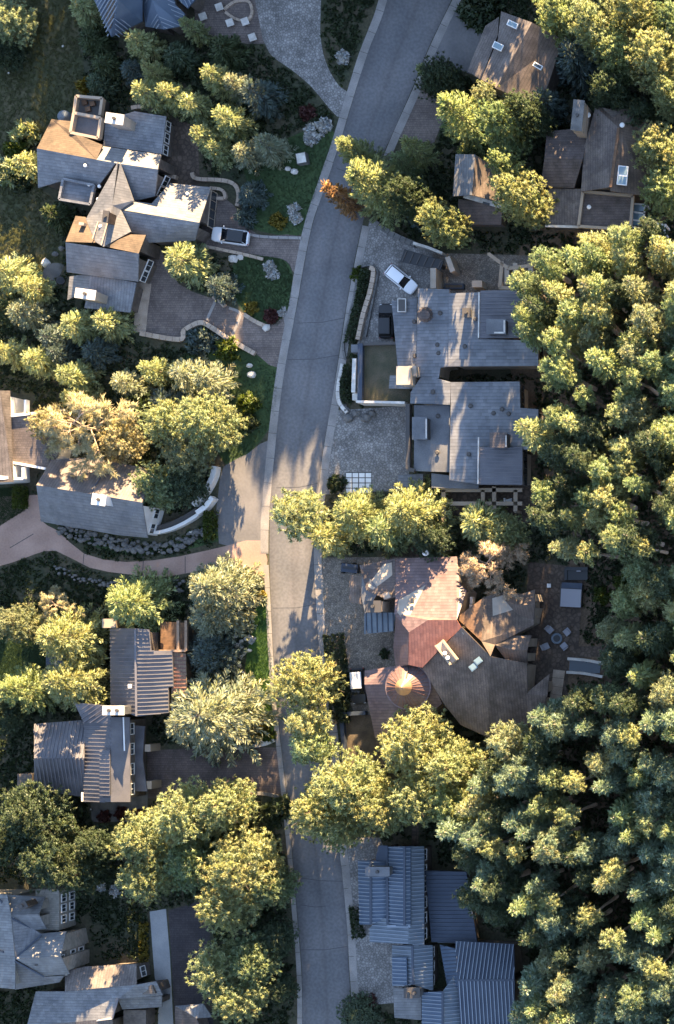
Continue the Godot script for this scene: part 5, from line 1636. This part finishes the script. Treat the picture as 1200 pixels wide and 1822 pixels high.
		tree(q[0], "shrub" if q[0] == "bush" else "pine_tree" if " pine" in q[6] and q[0] != "bare" else "orange_leaved_tree" if "orange" in q[6] else "spruce_tree" if q[0] in ["spruce", "young", "grand"] else "bare_tree" if q[0] == "bare" else "pine_tree", q[1], q[2], q[3], q[4], q[5], q[6], "shrub" if q[0] == "bush" else "tree", P if q[0] in ["spruce", "young", "broad", "grand"] else "")
	var E := "pines and spruces among the houses east of the street"
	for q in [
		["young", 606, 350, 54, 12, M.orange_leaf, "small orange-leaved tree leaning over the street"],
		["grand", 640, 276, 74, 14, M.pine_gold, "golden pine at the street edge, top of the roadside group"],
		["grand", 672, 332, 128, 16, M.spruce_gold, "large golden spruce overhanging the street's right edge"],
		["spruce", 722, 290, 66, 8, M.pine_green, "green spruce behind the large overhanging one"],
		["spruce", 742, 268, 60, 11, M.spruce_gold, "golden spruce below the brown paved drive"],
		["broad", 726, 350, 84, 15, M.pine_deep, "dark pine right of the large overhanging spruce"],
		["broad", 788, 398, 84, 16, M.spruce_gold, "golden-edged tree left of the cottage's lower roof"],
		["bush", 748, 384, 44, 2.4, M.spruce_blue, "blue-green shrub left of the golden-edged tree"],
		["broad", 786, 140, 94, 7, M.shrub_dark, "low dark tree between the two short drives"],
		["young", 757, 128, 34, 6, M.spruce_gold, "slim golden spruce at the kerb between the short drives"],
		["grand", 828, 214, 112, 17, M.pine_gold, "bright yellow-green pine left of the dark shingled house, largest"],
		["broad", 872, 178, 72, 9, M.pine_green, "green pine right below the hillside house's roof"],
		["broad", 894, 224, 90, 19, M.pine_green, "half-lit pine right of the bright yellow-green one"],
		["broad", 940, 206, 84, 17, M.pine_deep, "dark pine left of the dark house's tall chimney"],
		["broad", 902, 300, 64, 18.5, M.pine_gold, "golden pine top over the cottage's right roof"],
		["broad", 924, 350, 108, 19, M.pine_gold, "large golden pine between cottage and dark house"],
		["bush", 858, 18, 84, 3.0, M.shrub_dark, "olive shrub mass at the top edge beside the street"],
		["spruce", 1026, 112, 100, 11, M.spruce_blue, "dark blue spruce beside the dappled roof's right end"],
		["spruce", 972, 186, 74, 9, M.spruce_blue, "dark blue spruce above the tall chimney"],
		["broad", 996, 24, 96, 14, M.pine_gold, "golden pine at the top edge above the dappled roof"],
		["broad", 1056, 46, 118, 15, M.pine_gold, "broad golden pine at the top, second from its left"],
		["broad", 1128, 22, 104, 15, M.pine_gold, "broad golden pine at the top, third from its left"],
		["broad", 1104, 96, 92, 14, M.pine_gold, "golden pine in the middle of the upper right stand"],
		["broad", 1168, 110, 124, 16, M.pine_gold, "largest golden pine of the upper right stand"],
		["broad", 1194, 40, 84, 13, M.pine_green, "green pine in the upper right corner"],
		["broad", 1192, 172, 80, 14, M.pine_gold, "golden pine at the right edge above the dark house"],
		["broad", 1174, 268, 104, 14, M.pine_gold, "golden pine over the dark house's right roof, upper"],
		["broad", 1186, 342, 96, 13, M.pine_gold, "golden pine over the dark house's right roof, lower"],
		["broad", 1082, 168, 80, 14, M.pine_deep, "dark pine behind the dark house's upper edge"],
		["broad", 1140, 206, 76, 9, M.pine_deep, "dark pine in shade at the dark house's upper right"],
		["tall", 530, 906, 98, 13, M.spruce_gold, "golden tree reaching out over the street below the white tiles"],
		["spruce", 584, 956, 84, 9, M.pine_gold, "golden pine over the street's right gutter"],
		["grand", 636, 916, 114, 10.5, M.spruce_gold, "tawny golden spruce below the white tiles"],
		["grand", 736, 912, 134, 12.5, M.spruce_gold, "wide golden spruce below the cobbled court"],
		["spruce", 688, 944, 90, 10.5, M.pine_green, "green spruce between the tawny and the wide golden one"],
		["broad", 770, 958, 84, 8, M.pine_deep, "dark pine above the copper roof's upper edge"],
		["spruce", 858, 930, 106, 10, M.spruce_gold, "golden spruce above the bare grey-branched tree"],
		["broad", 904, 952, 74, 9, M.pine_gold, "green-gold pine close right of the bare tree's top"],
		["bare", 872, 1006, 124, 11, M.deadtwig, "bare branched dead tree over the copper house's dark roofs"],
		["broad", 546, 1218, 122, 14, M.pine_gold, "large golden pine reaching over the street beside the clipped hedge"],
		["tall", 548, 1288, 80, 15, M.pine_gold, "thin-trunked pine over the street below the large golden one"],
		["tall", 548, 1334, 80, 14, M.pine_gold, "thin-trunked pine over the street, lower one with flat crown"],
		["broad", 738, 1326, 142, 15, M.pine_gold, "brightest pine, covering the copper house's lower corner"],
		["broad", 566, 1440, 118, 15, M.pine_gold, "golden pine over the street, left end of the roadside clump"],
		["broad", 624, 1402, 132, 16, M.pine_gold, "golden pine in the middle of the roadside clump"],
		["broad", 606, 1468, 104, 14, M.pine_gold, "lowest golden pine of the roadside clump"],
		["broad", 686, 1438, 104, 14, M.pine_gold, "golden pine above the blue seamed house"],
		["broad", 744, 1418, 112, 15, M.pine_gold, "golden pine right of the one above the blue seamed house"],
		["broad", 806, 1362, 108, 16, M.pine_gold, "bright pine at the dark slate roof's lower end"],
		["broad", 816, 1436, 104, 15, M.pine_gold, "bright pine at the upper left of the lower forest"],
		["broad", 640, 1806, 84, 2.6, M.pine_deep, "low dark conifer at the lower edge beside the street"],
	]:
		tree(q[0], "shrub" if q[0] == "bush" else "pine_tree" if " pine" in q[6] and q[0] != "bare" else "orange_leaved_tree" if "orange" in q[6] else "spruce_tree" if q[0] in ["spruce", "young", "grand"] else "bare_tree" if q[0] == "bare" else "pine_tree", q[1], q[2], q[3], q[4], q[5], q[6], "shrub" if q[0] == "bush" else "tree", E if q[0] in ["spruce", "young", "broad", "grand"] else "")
	# the dense stands on the right: every trunk its own tree
	rng.seed = 515
	for q in [[1063, 510, 50], [1008, 562, 54], [1066, 560, 46], [988, 609, 52], [1002, 658, 52], [1040, 702, 44], [1100, 735, 46], [1122, 668, 46], [1104, 832, 50], [1066, 852, 46], [966, 880, 48], [1106, 917, 54], [1140, 972, 44], [1046, 980, 46]]:
		clear.append(Vector2(q[0] + 34, q[1] + (1130 - q[1]) * 0.045))
		remember(q[0], q[1], "slender bare-trunked pine", tree("pole", "slender_pine", q[0], q[1], q[2], rng.randf_range(20.0, 23.0), M.pine_gold, "", "tree", "slender bare-trunked pines of the upper stand"))
	for q in [[1120, 1306, 46], [1020, 1392, 46], [872, 1510, 46], [916, 1520, 42], [1092, 1552, 46], [1090, 1672, 46], [1048, 1628, 44], [994, 1812, 44], [1166, 1722, 44], [978, 1604, 42], [1010, 1452, 44], [1150, 1470, 46]]:
		clear.append(Vector2(q[0] + 30, q[1] + (1130 - q[1]) * 0.045))
		remember(q[0], q[1], "slender bare-trunked pine", tree("pole", "slender_pine", q[0], q[1], q[2], rng.randf_range(18.5, 21.5), M.pine_gold, "", "tree", "slender bare-trunked pines of the lower stand"))
	forest([955, 440, 1040, 408, 1250, 400, 1250, 1010, 1110, 1000, 1000, 990, 935, 950, 925, 900, 985, 870, 960, 800, 905, 770, 985, 700, 985, 640, 930, 600, 925, 540], 49, 66, 19, 24, "tall pine with puffy yellow-green crown in the upper stand on the right", "tall pines in the upper stand on the right")
	forest([1085, 1000, 1250, 990, 1250, 1215, 1100, 1205, 1085, 1165, 1045, 1130, 1048, 1085, 1095, 1090], 50, 66, 17, 17, "pine beside the terrace, in the thin strip between the two stands", "pines beside the terrace")
	forest([850, 1330, 900, 1300, 965, 1270, 1000, 1240, 1250, 1220, 1250, 1850, 905, 1850, 950, 1740, 890, 1640, 830, 1670, 800, 1620, 830, 1560, 790, 1500, 850, 1400], 48, 66, 22.5, 17, "tall green pine in the lower stand on the right, lit only at its tips", "tall pines in the lower stand on the right")
	name_stands()
	# hedges and flower beds
	hedge("clipped_hedge", [596, 1128, 600, 1160, 606, 1210, 608, 1284], 2.4, 1.9, M.shrub_dark, "rounded dark clipped hedge between street and copper house")
	hedge("hedge", [378, 910, 378, 960], 1.5, 1.6, M.shrub_lime, "narrow yellow-green hedge at the parking pad's lower left")
	hedge("hedge", [40, 866, 40, 906], 1.6, 1.6, M.shrub_lime, "short yellow-green hedge left of the gable house's drive")
	hedge("street_hedge", [650, 482, 646, 520, 634, 570, 624, 612], 1.2, 0.9, M.shrub_dark, "long dark planting in the planter between street and court")
	hedge("street_hedge", [622, 650, 616, 690, 622, 716], 1.2, 0.9, M.shrub_dark, "dark planting below the roof terrace beside the street")
	hedge("street_hedge", [634, 1612, 640, 1668], 1.4, 1.0, M.shrub_dark, "dark low hedge beside the blue seamed house")
	hedge("flower_strip", [258, 1640, 257, 1730], 0.9, 0.8, M.shrub_yellow, "yellow-leaved strip of shrubs left of the concrete ramp")
	var F := "flowering shrubs in the lawn beds"
	for q in [[556, 232, 34, M.petal, "white-flowered shrub at the right end of the upper lawn, left of two"], [578, 222, 28, M.petal, "white-flowered shrub at the right end of the upper lawn, by the gutter"], [552, 246, 24, M.petal, "small white-flowered shrub below the pair on the upper lawn"], [522, 372, 24, M.petal, "white-flowered shrub above the white car's drive mouth"], [526, 388, 22, M.petal, "lower white-flowered shrub above the white car's drive mouth"], [478, 474, 22, M.petal, "white-flowered shrub on the round lawn, upper"], [484, 488, 22, M.petal, "white-flowered shrub on the round lawn, lower"], [448, 548, 26, M.shrub_yellow, "yellow-flowered shrub at the round lawn's lower edge"], [492, 392, 30, M.shrub_yellow, "yellow-green shrub left of the white flowers by the drive mouth"], [482, 562, 28, M.shrub_red, "reddish shrub at the round lawn's lower right"], [500, 556, 14, M.petal, "tiny white-flowered shrub at the round lawn's lower right"], [432, 1106, 22, M.shrub_yellow, "yellow shrub among pale rocks by the sunlit lawn"], [446, 1138, 16, M.petal, "white-flowered shrub among pale rocks by the sunlit lawn"], [464, 1294, 28, M.shrub_yellow, "yellow shrub at the lower end of the sunlit lawn"], [450, 1310, 22, M.shrub_yellow, "yellow shrub beside the dark brown drive's upper edge"], [458, 1284, 22, M.orange_leaf, "orange shrub right of the largest silver spruce"], [476, 1310, 26, M.shrub_lime, "lime shrub at the kerb end of the dark brown drive"], [466, 1060, 20, M.shrub_yellow, "yellow shrub at the drive corner by the silver spruce"], [184, 1452, 24, M.shrub_red, "dark red shrub below the long house, left"], [214, 1448, 26, M.shrub_red, "dark red shrub below the long house, middle"], [244, 1450, 24, M.shrub_red, "dark red shrub below the long house, right"], [438, 1414, 24, M.orange_leaf, "tawny grass clump at the dark brown drive's lower side"], [598, 862, 34, M.shrub_dark, "dark green shrub left of the white tiles"], [684, 1163, 20, M.shrub_dark, "small dark shrub against the copper house's left wall"], [648, 1790, 40, M.shrub_red, "reddish brown shrub at the end of the lower cobbled pad"], [610, 100, 26, M.petal, "white-flowered shrub beside the cobbled drive's top"], [636, 486, 28, M.shrub_lime, "bright green shrub at the upper end of the street planter"], [1070, 1060, 34, M.shrub_lime, "bright lime shrub right of the covered spa"], [1110, 1036, 36, M.shrub_lime, "lime shrub near the right edge above the terrace"], [1030, 120, 30, M.shrub_dark, "low dark shrub under the dark blue spruce"], [205, 1586, 22, M.petal, "white-flowered shrub in deep shade right of the villa"], [180, 1578, 20, M.petal, "smaller white-flowered shrub in deep shade right of the villa"], [545, 200, 30, M.shrub_red, "dark red shrub above the white flowers on the upper lawn"]]:
		tree("bush", "flowering_shrub", q[0], q[1], q[2], q[2] / 22.0, q[3], q[4], "shrub", F)
	# woods standing just outside the picture
	var spots := []
	for k in 260:
		var px := rng.randf_range(-500, 2000)
		var py := rng.randf_range(-620, 2300)
		if px > -110 and px < 1340 and py > -400 and py < 1900:
			continue
		if px > 1300 and rng.randf() < 0.35:
			continue
		var s := rng.randf_range(1.1, 1.7)
		spots.append(Transform3D(Basis(Vector3.UP, rng.randf() * TAU).scaled(Vector3(1.1, s, 1.1)), at(px, py)))
	for k in 190:       # the wood along the upper edge, tallest where the street leaves the picture
		var px := rng.randf_range(-150, 1500) if k < 140 else rng.randf_range(600, 860)
		var py := rng.randf_range(-330, -75)
		if px > 30 and px < 215:
			continue
		var tall := 1.5 if px > 560 and px < 860 else 1.0
		spots.append(Transform3D(Basis(Vector3.UP, rng.randf() * TAU).scaled(Vector3(0.9, tall * rng.randf_range(0.9, 1.08), 0.9)), at(px, py)))
	var wood := thing("woodland", "pine woods standing all round beyond the picture's edge", "woods")
	wood.set_meta("kind", "stuff")
	for k in 2:
		var mm := MultiMesh.new()
		mm.transform_format = MultiMesh.TRANSFORM_3D
		mm.mesh = proto.broad[0][1 - k]
		mm.instance_count = spots.size()
		for i in spots.size():
			mm.set_instance_transform(i, spots[i])
		var o := MultiMeshInstance3D.new()
		o.name = ["foliage", "trunks"][k]
		o.multimesh = mm
		o.material_override = [M.pine_green, M.pinebark][k]
		wood.add_child(o)
		o.set_meta("kind", "stuff")


const LEVELS := [[395, "the glass canopy"], [441, "the black carport"], [487, "the slanted white sedan"], [533, "the modern house's top roof edge"], [579, "the parked black car"], [625, "the top of the roof terrace"], [671, "the tan terrace chimney"], [717, "the roof terrace's white wall"], [763, "the dark boxy roof chimney"], [809, "the middle of the cobbled court"], [855, "the white paving tiles"], [901, "the golden trees below the court"], [947, "the dead branched tree's top"], [996, "the black outdoor sofa"], [1050, "the grey hot tub cover"], [1095, "the wooden roof triangle"], [1140, "the round fire ring"], [1185, "the dark basin"], [1228, "the round copper turret"], [1272, "the top of the brown bed"], [1316, "the brightest pine"], [1360, "the dark brown drive"], [1405, "the roadside pine clump"], [1450, "the roadside clump's lower half"], [1495, "the blue house's upper edge"], [1540, "the blue house's upper chimney"], [1585, "the villa's chimney"], [1630, "the villa's upper gable"], [1675, "the blue house's middle step"], [1720, "the villa's lowest gable roof"], [1765, "the blue house's lower chimney"], [1812, "the small grey garage"]]
const NTH := ["first", "second", "third", "fourth", "fifth", "sixth", "seventh", "eighth", "ninth", "tenth", "eleventh", "twelfth"]
var standing := {}

func remember(px: float, py: float, look: String, t: Node3D) -> void:
	var best := 0
	for i in LEVELS.size():
		if absf(LEVELS[i][0] - py) < absf(LEVELS[best][0] - py): best = i
	var key: String = look + ", %s from the left level with " + LEVELS[best][1]
	if not standing.has(key): standing[key] = []
	standing[key].append([px, t])

func name_stands() -> void:
	for key in standing:
		var row: Array = standing[key]
		row.sort_custom(func(a, b): return a[0] < b[0])
		for i in row.size():
			row[i][1].set_meta("label", key % NTH[i])

var clear: Array = []     # places where a slender trunk must stay in view

func forest(outline: Array, gap: float, wide: float, h0: float, h1: float, label: String, group: String) -> void:
	var poly := PackedVector2Array()
	for i in range(0, outline.size(), 2):
		poly.append(Vector2(outline[i], outline[i + 1]))
	var span := Rect2(poly[0], Vector2.ZERO)
	for q in poly:
		span = span.expand(q)
	var y := 380.0
	var row := 0
	while y < 1900:
		var x := 780.0 + (gap * 0.5 if row % 2 else 0.0)
		while x < 1290:
			var q := Vector2(x + rng.randf_range(-0.36, 0.36) * gap, y + rng.randf_range(-0.36, 0.36) * gap)
			var free := Geometry2D.is_point_in_polygon(q, poly)
			for z in clear:
				if absf(q.x - z.x) < 36 and absf(q.y - z.y) < 17: free = false
			if free:
				var hh := lerpf(h0, h1, (y - span.position.y) / span.size.y) * rng.randf_range(0.86, 1.16)
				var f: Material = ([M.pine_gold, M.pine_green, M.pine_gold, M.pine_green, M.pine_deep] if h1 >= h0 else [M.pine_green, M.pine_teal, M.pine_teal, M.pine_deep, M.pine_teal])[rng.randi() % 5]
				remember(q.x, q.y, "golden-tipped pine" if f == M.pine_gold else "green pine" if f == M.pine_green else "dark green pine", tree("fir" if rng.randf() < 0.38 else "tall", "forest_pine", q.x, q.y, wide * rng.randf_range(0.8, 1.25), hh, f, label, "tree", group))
			x += gap
		y += gap * 0.92
		row += 1


func hedge(called: String, path: Array, wide: float, tall: float, foliage: Material, label: String) -> void:
	var p := smooth(ring(path), false, 6)
	var mb := MB.new()
	var wood := MB.new()
	var t := thing(called, label, "hedge")
	var total := length_of(p)
	for i in p.size() - 1:
		var a: Vector3 = p[i]
		var b: Vector3 = p[i + 1]
		var side := (b - a).cross(Vector3.UP).normalized()
		var n := int(a.distance_to(b) * wide * 42)
		wood.tube(a, a + Vector3(0, tall * 0.7, 0), 0.04, 0.02, 5)
		for k in n:
			var u := rng.randf_range(-1, 1)
			var ang := u * PI * 0.5
			var q := a.lerp(b, rng.randf()) + side * sin(ang) * wide * 0.5
			q.y = tall * (0.25 + 0.75 * cos(ang)) * rng.randf_range(0.8, 1.0)
			tuft(mb, q, (side * sin(ang) + Vector3(0, cos(ang) + 0.2, 0)).normalized(), 0.3, 8, tone(), 0.26)
	build(mb, "foliage", foliage, t)
	build(wood, "stems", M.bark, t)


func cars_and_small_things() -> void:
	car(410, 420, 172, 4.9, 2.0, 1.72, M.carwhite, M.carglass, "white family car with black glass roof on the chalet's drive", "car", "parked_car")
	car(714, 497, -39, 4.5, 1.86, 1.48, M.carwhite, M.carwhite, "all-white sedan parked at a slant on the cobbled court", "car", "parked_car")
	car(687, 571, 90, 4.5, 1.95, 1.66, M.carblack, M.carblack, "black car parked upright along the modern house", "car", "parked_car")
	car(638, 1221, -86, 4.7, 2.0, 1.78, M.carblack, M.carwhite, "dark car with white roof and rack beside the copper roof", "car", "parked_car")
	var spa0 := thing("covered_trailer", "small dark blue covered trailer under the trees by the copper house", "trailer")
	block(spa0, "cover", M.dark_metal, 622, 1011, 29, 15, 1.3, 1.0, -6)
	block(spa0, "cover_ridge", M.carblack, 622, 1011, 24, 4, 1.42, 0.2, -6)
	for q in [[612, 1003], [632, 1003], [612, 1019], [632, 1019]]:
		var w := MB.new()
		var o := at(q[0], q[1])
		w.tube(o + Vector3(0, 0.25, -0.1), o + Vector3(0, 0.25, 0.1), 0.27, 0.27, 12)
		build(w, "wheel", M.tyre, spa0)
	var ft := thing("stepping_tiles", "grid of sixteen square white paving tiles at the court's lower corner", "tiles")
	block(ft, "bed", M.trim_dark, 638.5, 859, 47, 38, 0.05, 0.06)
	for r in 4:
		for c in 4:
			block(ft, "tile", M.white, 621 + c * 11.6, 845.5 + r * 9.2, 9.8, 7.6, 0.09 + rng.randf_range(0, 0.01), 0.06)
	for q in [[390, 12, "square pale table at the patio's upper edge"], [361, 29, "square pale table at the patio's left, beside the hip roof"], [409, 40, "square pale table at the left of the round planting"], [436, 38, "square pale table at the right of the round planting"], [449, 66, "square pale table nearest the cobbled drive"]]:
		var t := thing("patio_table", q[2], "table", Vector3.ZERO, 0.0, "square tables on the upper patio")
		block(t, "table_top", M.palestone, q[0], q[1], 13, 13, 0.72, 0.08, 20)
		for s in [[-4, -4], [4, -4], [-4, 4], [4, 4]]:
			block(t, "leg", M.trim_tan, q[0] + s[0], q[1] + s[1], 1.5, 1.5, 0.65, 0.62, 20)
	edging("planting_ring", [400, 18, 420, 4, 444, 4, 450, 24, 440, 38, 420, 34, 402, 22], 0.35, 0.35, M.tanstone, "low stone ring round the dark planting on the upper patio", "edging wall", 0.8)
	var dt := thing("terrace_frame", "framed dark terrace with furniture above the chalet's sunken balcony", "terrace")
	block(dt, "deck", M.trim_dark, 159, 188, 42, 32, 2.6, 2.6, -8)
	for q in [[138, 172, 184, 176], [184, 176, 180, 206], [138, 172, 134, 202]]:
		bar(dt, "railing", M.trim_tan, q[0], q[1], 3.4, q[2], q[3], 3.4, 0.35, 0.8)
	for q in [[150, 182], [164, 184], [156, 194]]:
		block(dt, "seat", M.wood, q[0], q[1], 9, 8, 3.0, 0.4, 10)
	var hd := thing("round_shade", "small round bluish shade sail beside the chalet's tan roof", "shade")
	var sh := MB.new()
	sh.tube(at(115, 208, 2.2), at(115, 208, 2.6), 0.85, 0.1, 12)
	build(sh, "canopy", M.steel_metal, hd)
	var sp := MB.new()
	sp.tube(at(115, 208, 0.0), at(115, 208, 2.3), 0.05, 0.05, 8)
	build(sp, "pole", M.trim_dark, hd)
	# round fire pits
	var fp := thing("fire_pit", "dark round fire pit on a pale stone disc left of the chalet", "fire pit")
	var pad := MB.new()
	pad.tube(at(102, 492, -0.1), at(102, 492, 0.12), 1.75, 1.75, 28)
	build(pad, "stone_disc", M.greystone, fp)
	var rim := MB.new()
	rim.tube(at(108, 499, 0.1), at(108, 499, 0.5), 0.55, 0.5, 18)
	build(rim, "rim", M.trim_dark, fp)
	var hole := MB.new()
	hole.tube(at(108, 499, 0.45), at(108, 499, 0.52), 0.4, 0.4, 16)
	build(hole, "ash_bed", M.black, fp)
	boulder(82, 468, 18, M.palestone, "pale boulder beside the stone disc of the fire pit")
	boulder(110, 442, 14, M.greystone, "grey boulder at the chalet's lower left wall")
	boulder(98, 452, 12, M.greystone, "small grey boulder between fire pit and chalet")
	var f2 := thing("fire_table", "round stone fire ring in the middle of the brown terrace", "fire pit")
	var r2 := MB.new()
	r2.tube(at(991, 1136, 0.0), at(991, 1136, 0.55), 0.75, 0.7, 20)
	build(r2, "stone_ring", M.steel_metal, f2)
	var h2 := MB.new()
	h2.tube(at(991, 1136, 0.5), at(991, 1136, 0.58), 0.45, 0.45, 16)
	build(h2, "fire_bowl", M.black, f2)
	var G := "chairs round the fire ring"
	garden_chair(979, 1121, 45, "grey chair at the upper left of the round fire ring", M.fabric, G)
	garden_chair(1009, 1125, -50, "grey chair at the upper right of the round fire ring", M.fabric, G)
	garden_chair(972, 1150, 115, "grey chair at the lower left of the round fire ring", M.fabric, G)
	garden_chair(1004, 1149, -140, "grey chair at the lower right of the round fire ring", M.fabric, G)
	var spa := thing("hot_tub", "square hot tub under a pale grey cover at the terrace's top", "hot tub")
	block(spa, "cabinet", M.trim_dark, 1016, 1060, 39, 40, 0.9, 0.9, -3)
	block(spa, "cover", M.fabric, 1016, 1064, 36, 32, 1.02, 0.12, -3)
	block(spa, "folded_cover", M.dark_metal, 1018, 1042, 36, 10, 1.1, 0.25, -3)
	var dn := thing("dark_sofa", "black outdoor sofa above the hot tub", "sofa")
	block(dn, "seat", M.black, 1026, 1022, 40, 20, 0.45, 0.45)
	block(dn, "backrest", M.black, 1026, 1012, 40, 6, 0.85, 0.85)
	block(dn, "armrest", M.black, 1007, 1022, 5, 20, 0.65, 0.65)
	block(dn, "cushion", M.fabric, 1030, 1014, 8, 6, 0.75, 0.3)
	var st := thing("side_stool", "tiny white square stool left of the hot tub", "stool")
	block(st, "seat", M.white, 977, 1042, 7, 7, 0.5, 0.08)
	block(st, "leg", M.white, 977, 1042, 3, 3, 0.44, 0.44)
	var pole := thing("flag_pole", "thin white pole below the long house", "pole")
	var pm := MB.new()
	pm.tube(at(162, 1440, 0), at(162, 1440, 4.4), 0.07, 0.05, 8)
	build(pm, "mast", M.white, pole)
	block(pole, "foot", M.greystone, 162, 1440, 5, 5, 0.15, 0.2)
	var st2 := thing("lounge_chair", "white lounge chair on the court below the modern house", "chair")
	block(st2, "seat", M.white, 905, 892, 12, 8, 0.4, 0.1, 10)
	block(st2, "backrest", M.white, 898, 890, 3, 8, 0.75, 0.4, 10)
	for s in [[900, 888], [910, 888], [900, 896], [910, 896]]:
		block(st2, "leg", M.white, s[0], s[1], 1.5, 1.5, 0.32, 0.32)


func undergrowth() -> void:
	rng.seed = 8181
	var clump := MB.new()
	for i in 5:
		var u := any()
		u.y = absf(u.y)
		tuft(clump, Vector3(u.x * 0.5, u.y * 0.35, u.z * 0.5), (u + Vector3.UP).normalized(), 0.42, 9, tone(), 0.26)
	var blade := MB.new()
	for i in 16:
		var o := any() * 0.28
		o.y = 0
		var d := (Vector3.UP + any() * 0.8).normalized()
		var e := o + d * rng.randf_range(0.5, 1.0)
		var s := d.cross(any()).normalized() * 0.06
		blade.leaf(o - s, o + s, e, e, (Vector3.UP + d * 0.4).normalized(), tone())
	var cm := clump.mesh()
	var gm := blade.mesh()
	# lawns carry no wild plants, only grass
	for q in [[430, 250, 500, 250, 575, 220, 596, 255, 565, 335, 540, 415, 480, 415, 440, 395], [420, 462, 470, 455, 505, 462, 521, 490, 518, 540, 495, 580, 445, 565, 415, 520], [380, 600, 470, 640, 497, 665, 490, 740, 450, 800, 400, 825, 340, 700], [462, 1060, 478, 1085, 484, 1180, 492, 1290, 470, 1300, 455, 1230, 436, 1190, 450, 1120], [0, 868, 52, 868, 50, 905, 0, 935], [0, 1110, 90, 1120, 80, 1220, 0, 1230]]:
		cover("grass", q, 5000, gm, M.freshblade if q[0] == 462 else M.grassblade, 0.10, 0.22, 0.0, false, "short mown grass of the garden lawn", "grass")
		keepout.append(flat_ring(q))
	var meadow := [-60, -60, 150, -60, 140, 60, 150, 130, 120, 210, 60, 250, 66, 330, 100, 360, 110, 480, 60, 560, -60, 560]
	cover("meadow_grass", meadow, 9000, gm, M.dryblade, 0.25, 0.55, 0.0, true, "rough dry meadow grass in the upper left corner", "grass")
	keepout.append(flat_ring(meadow))
	cover("undergrowth", [-60, -60, 1260, -60, 1260, 1900, -60, 1900], 42000, cm, M.shrub_dark, 0.35, 1.15, 0.0, true, "low dark undergrowth covering the ground between the gardens", "undergrowth")
	cover("undergrowth", [-60, -60, 1260, -60, 1260, 1900, -60, 1900], 16000, cm, M.spruce_green, 0.3, 0.9, 0.0, true, "scattered grey-green ground plants between the trees", "undergrowth")
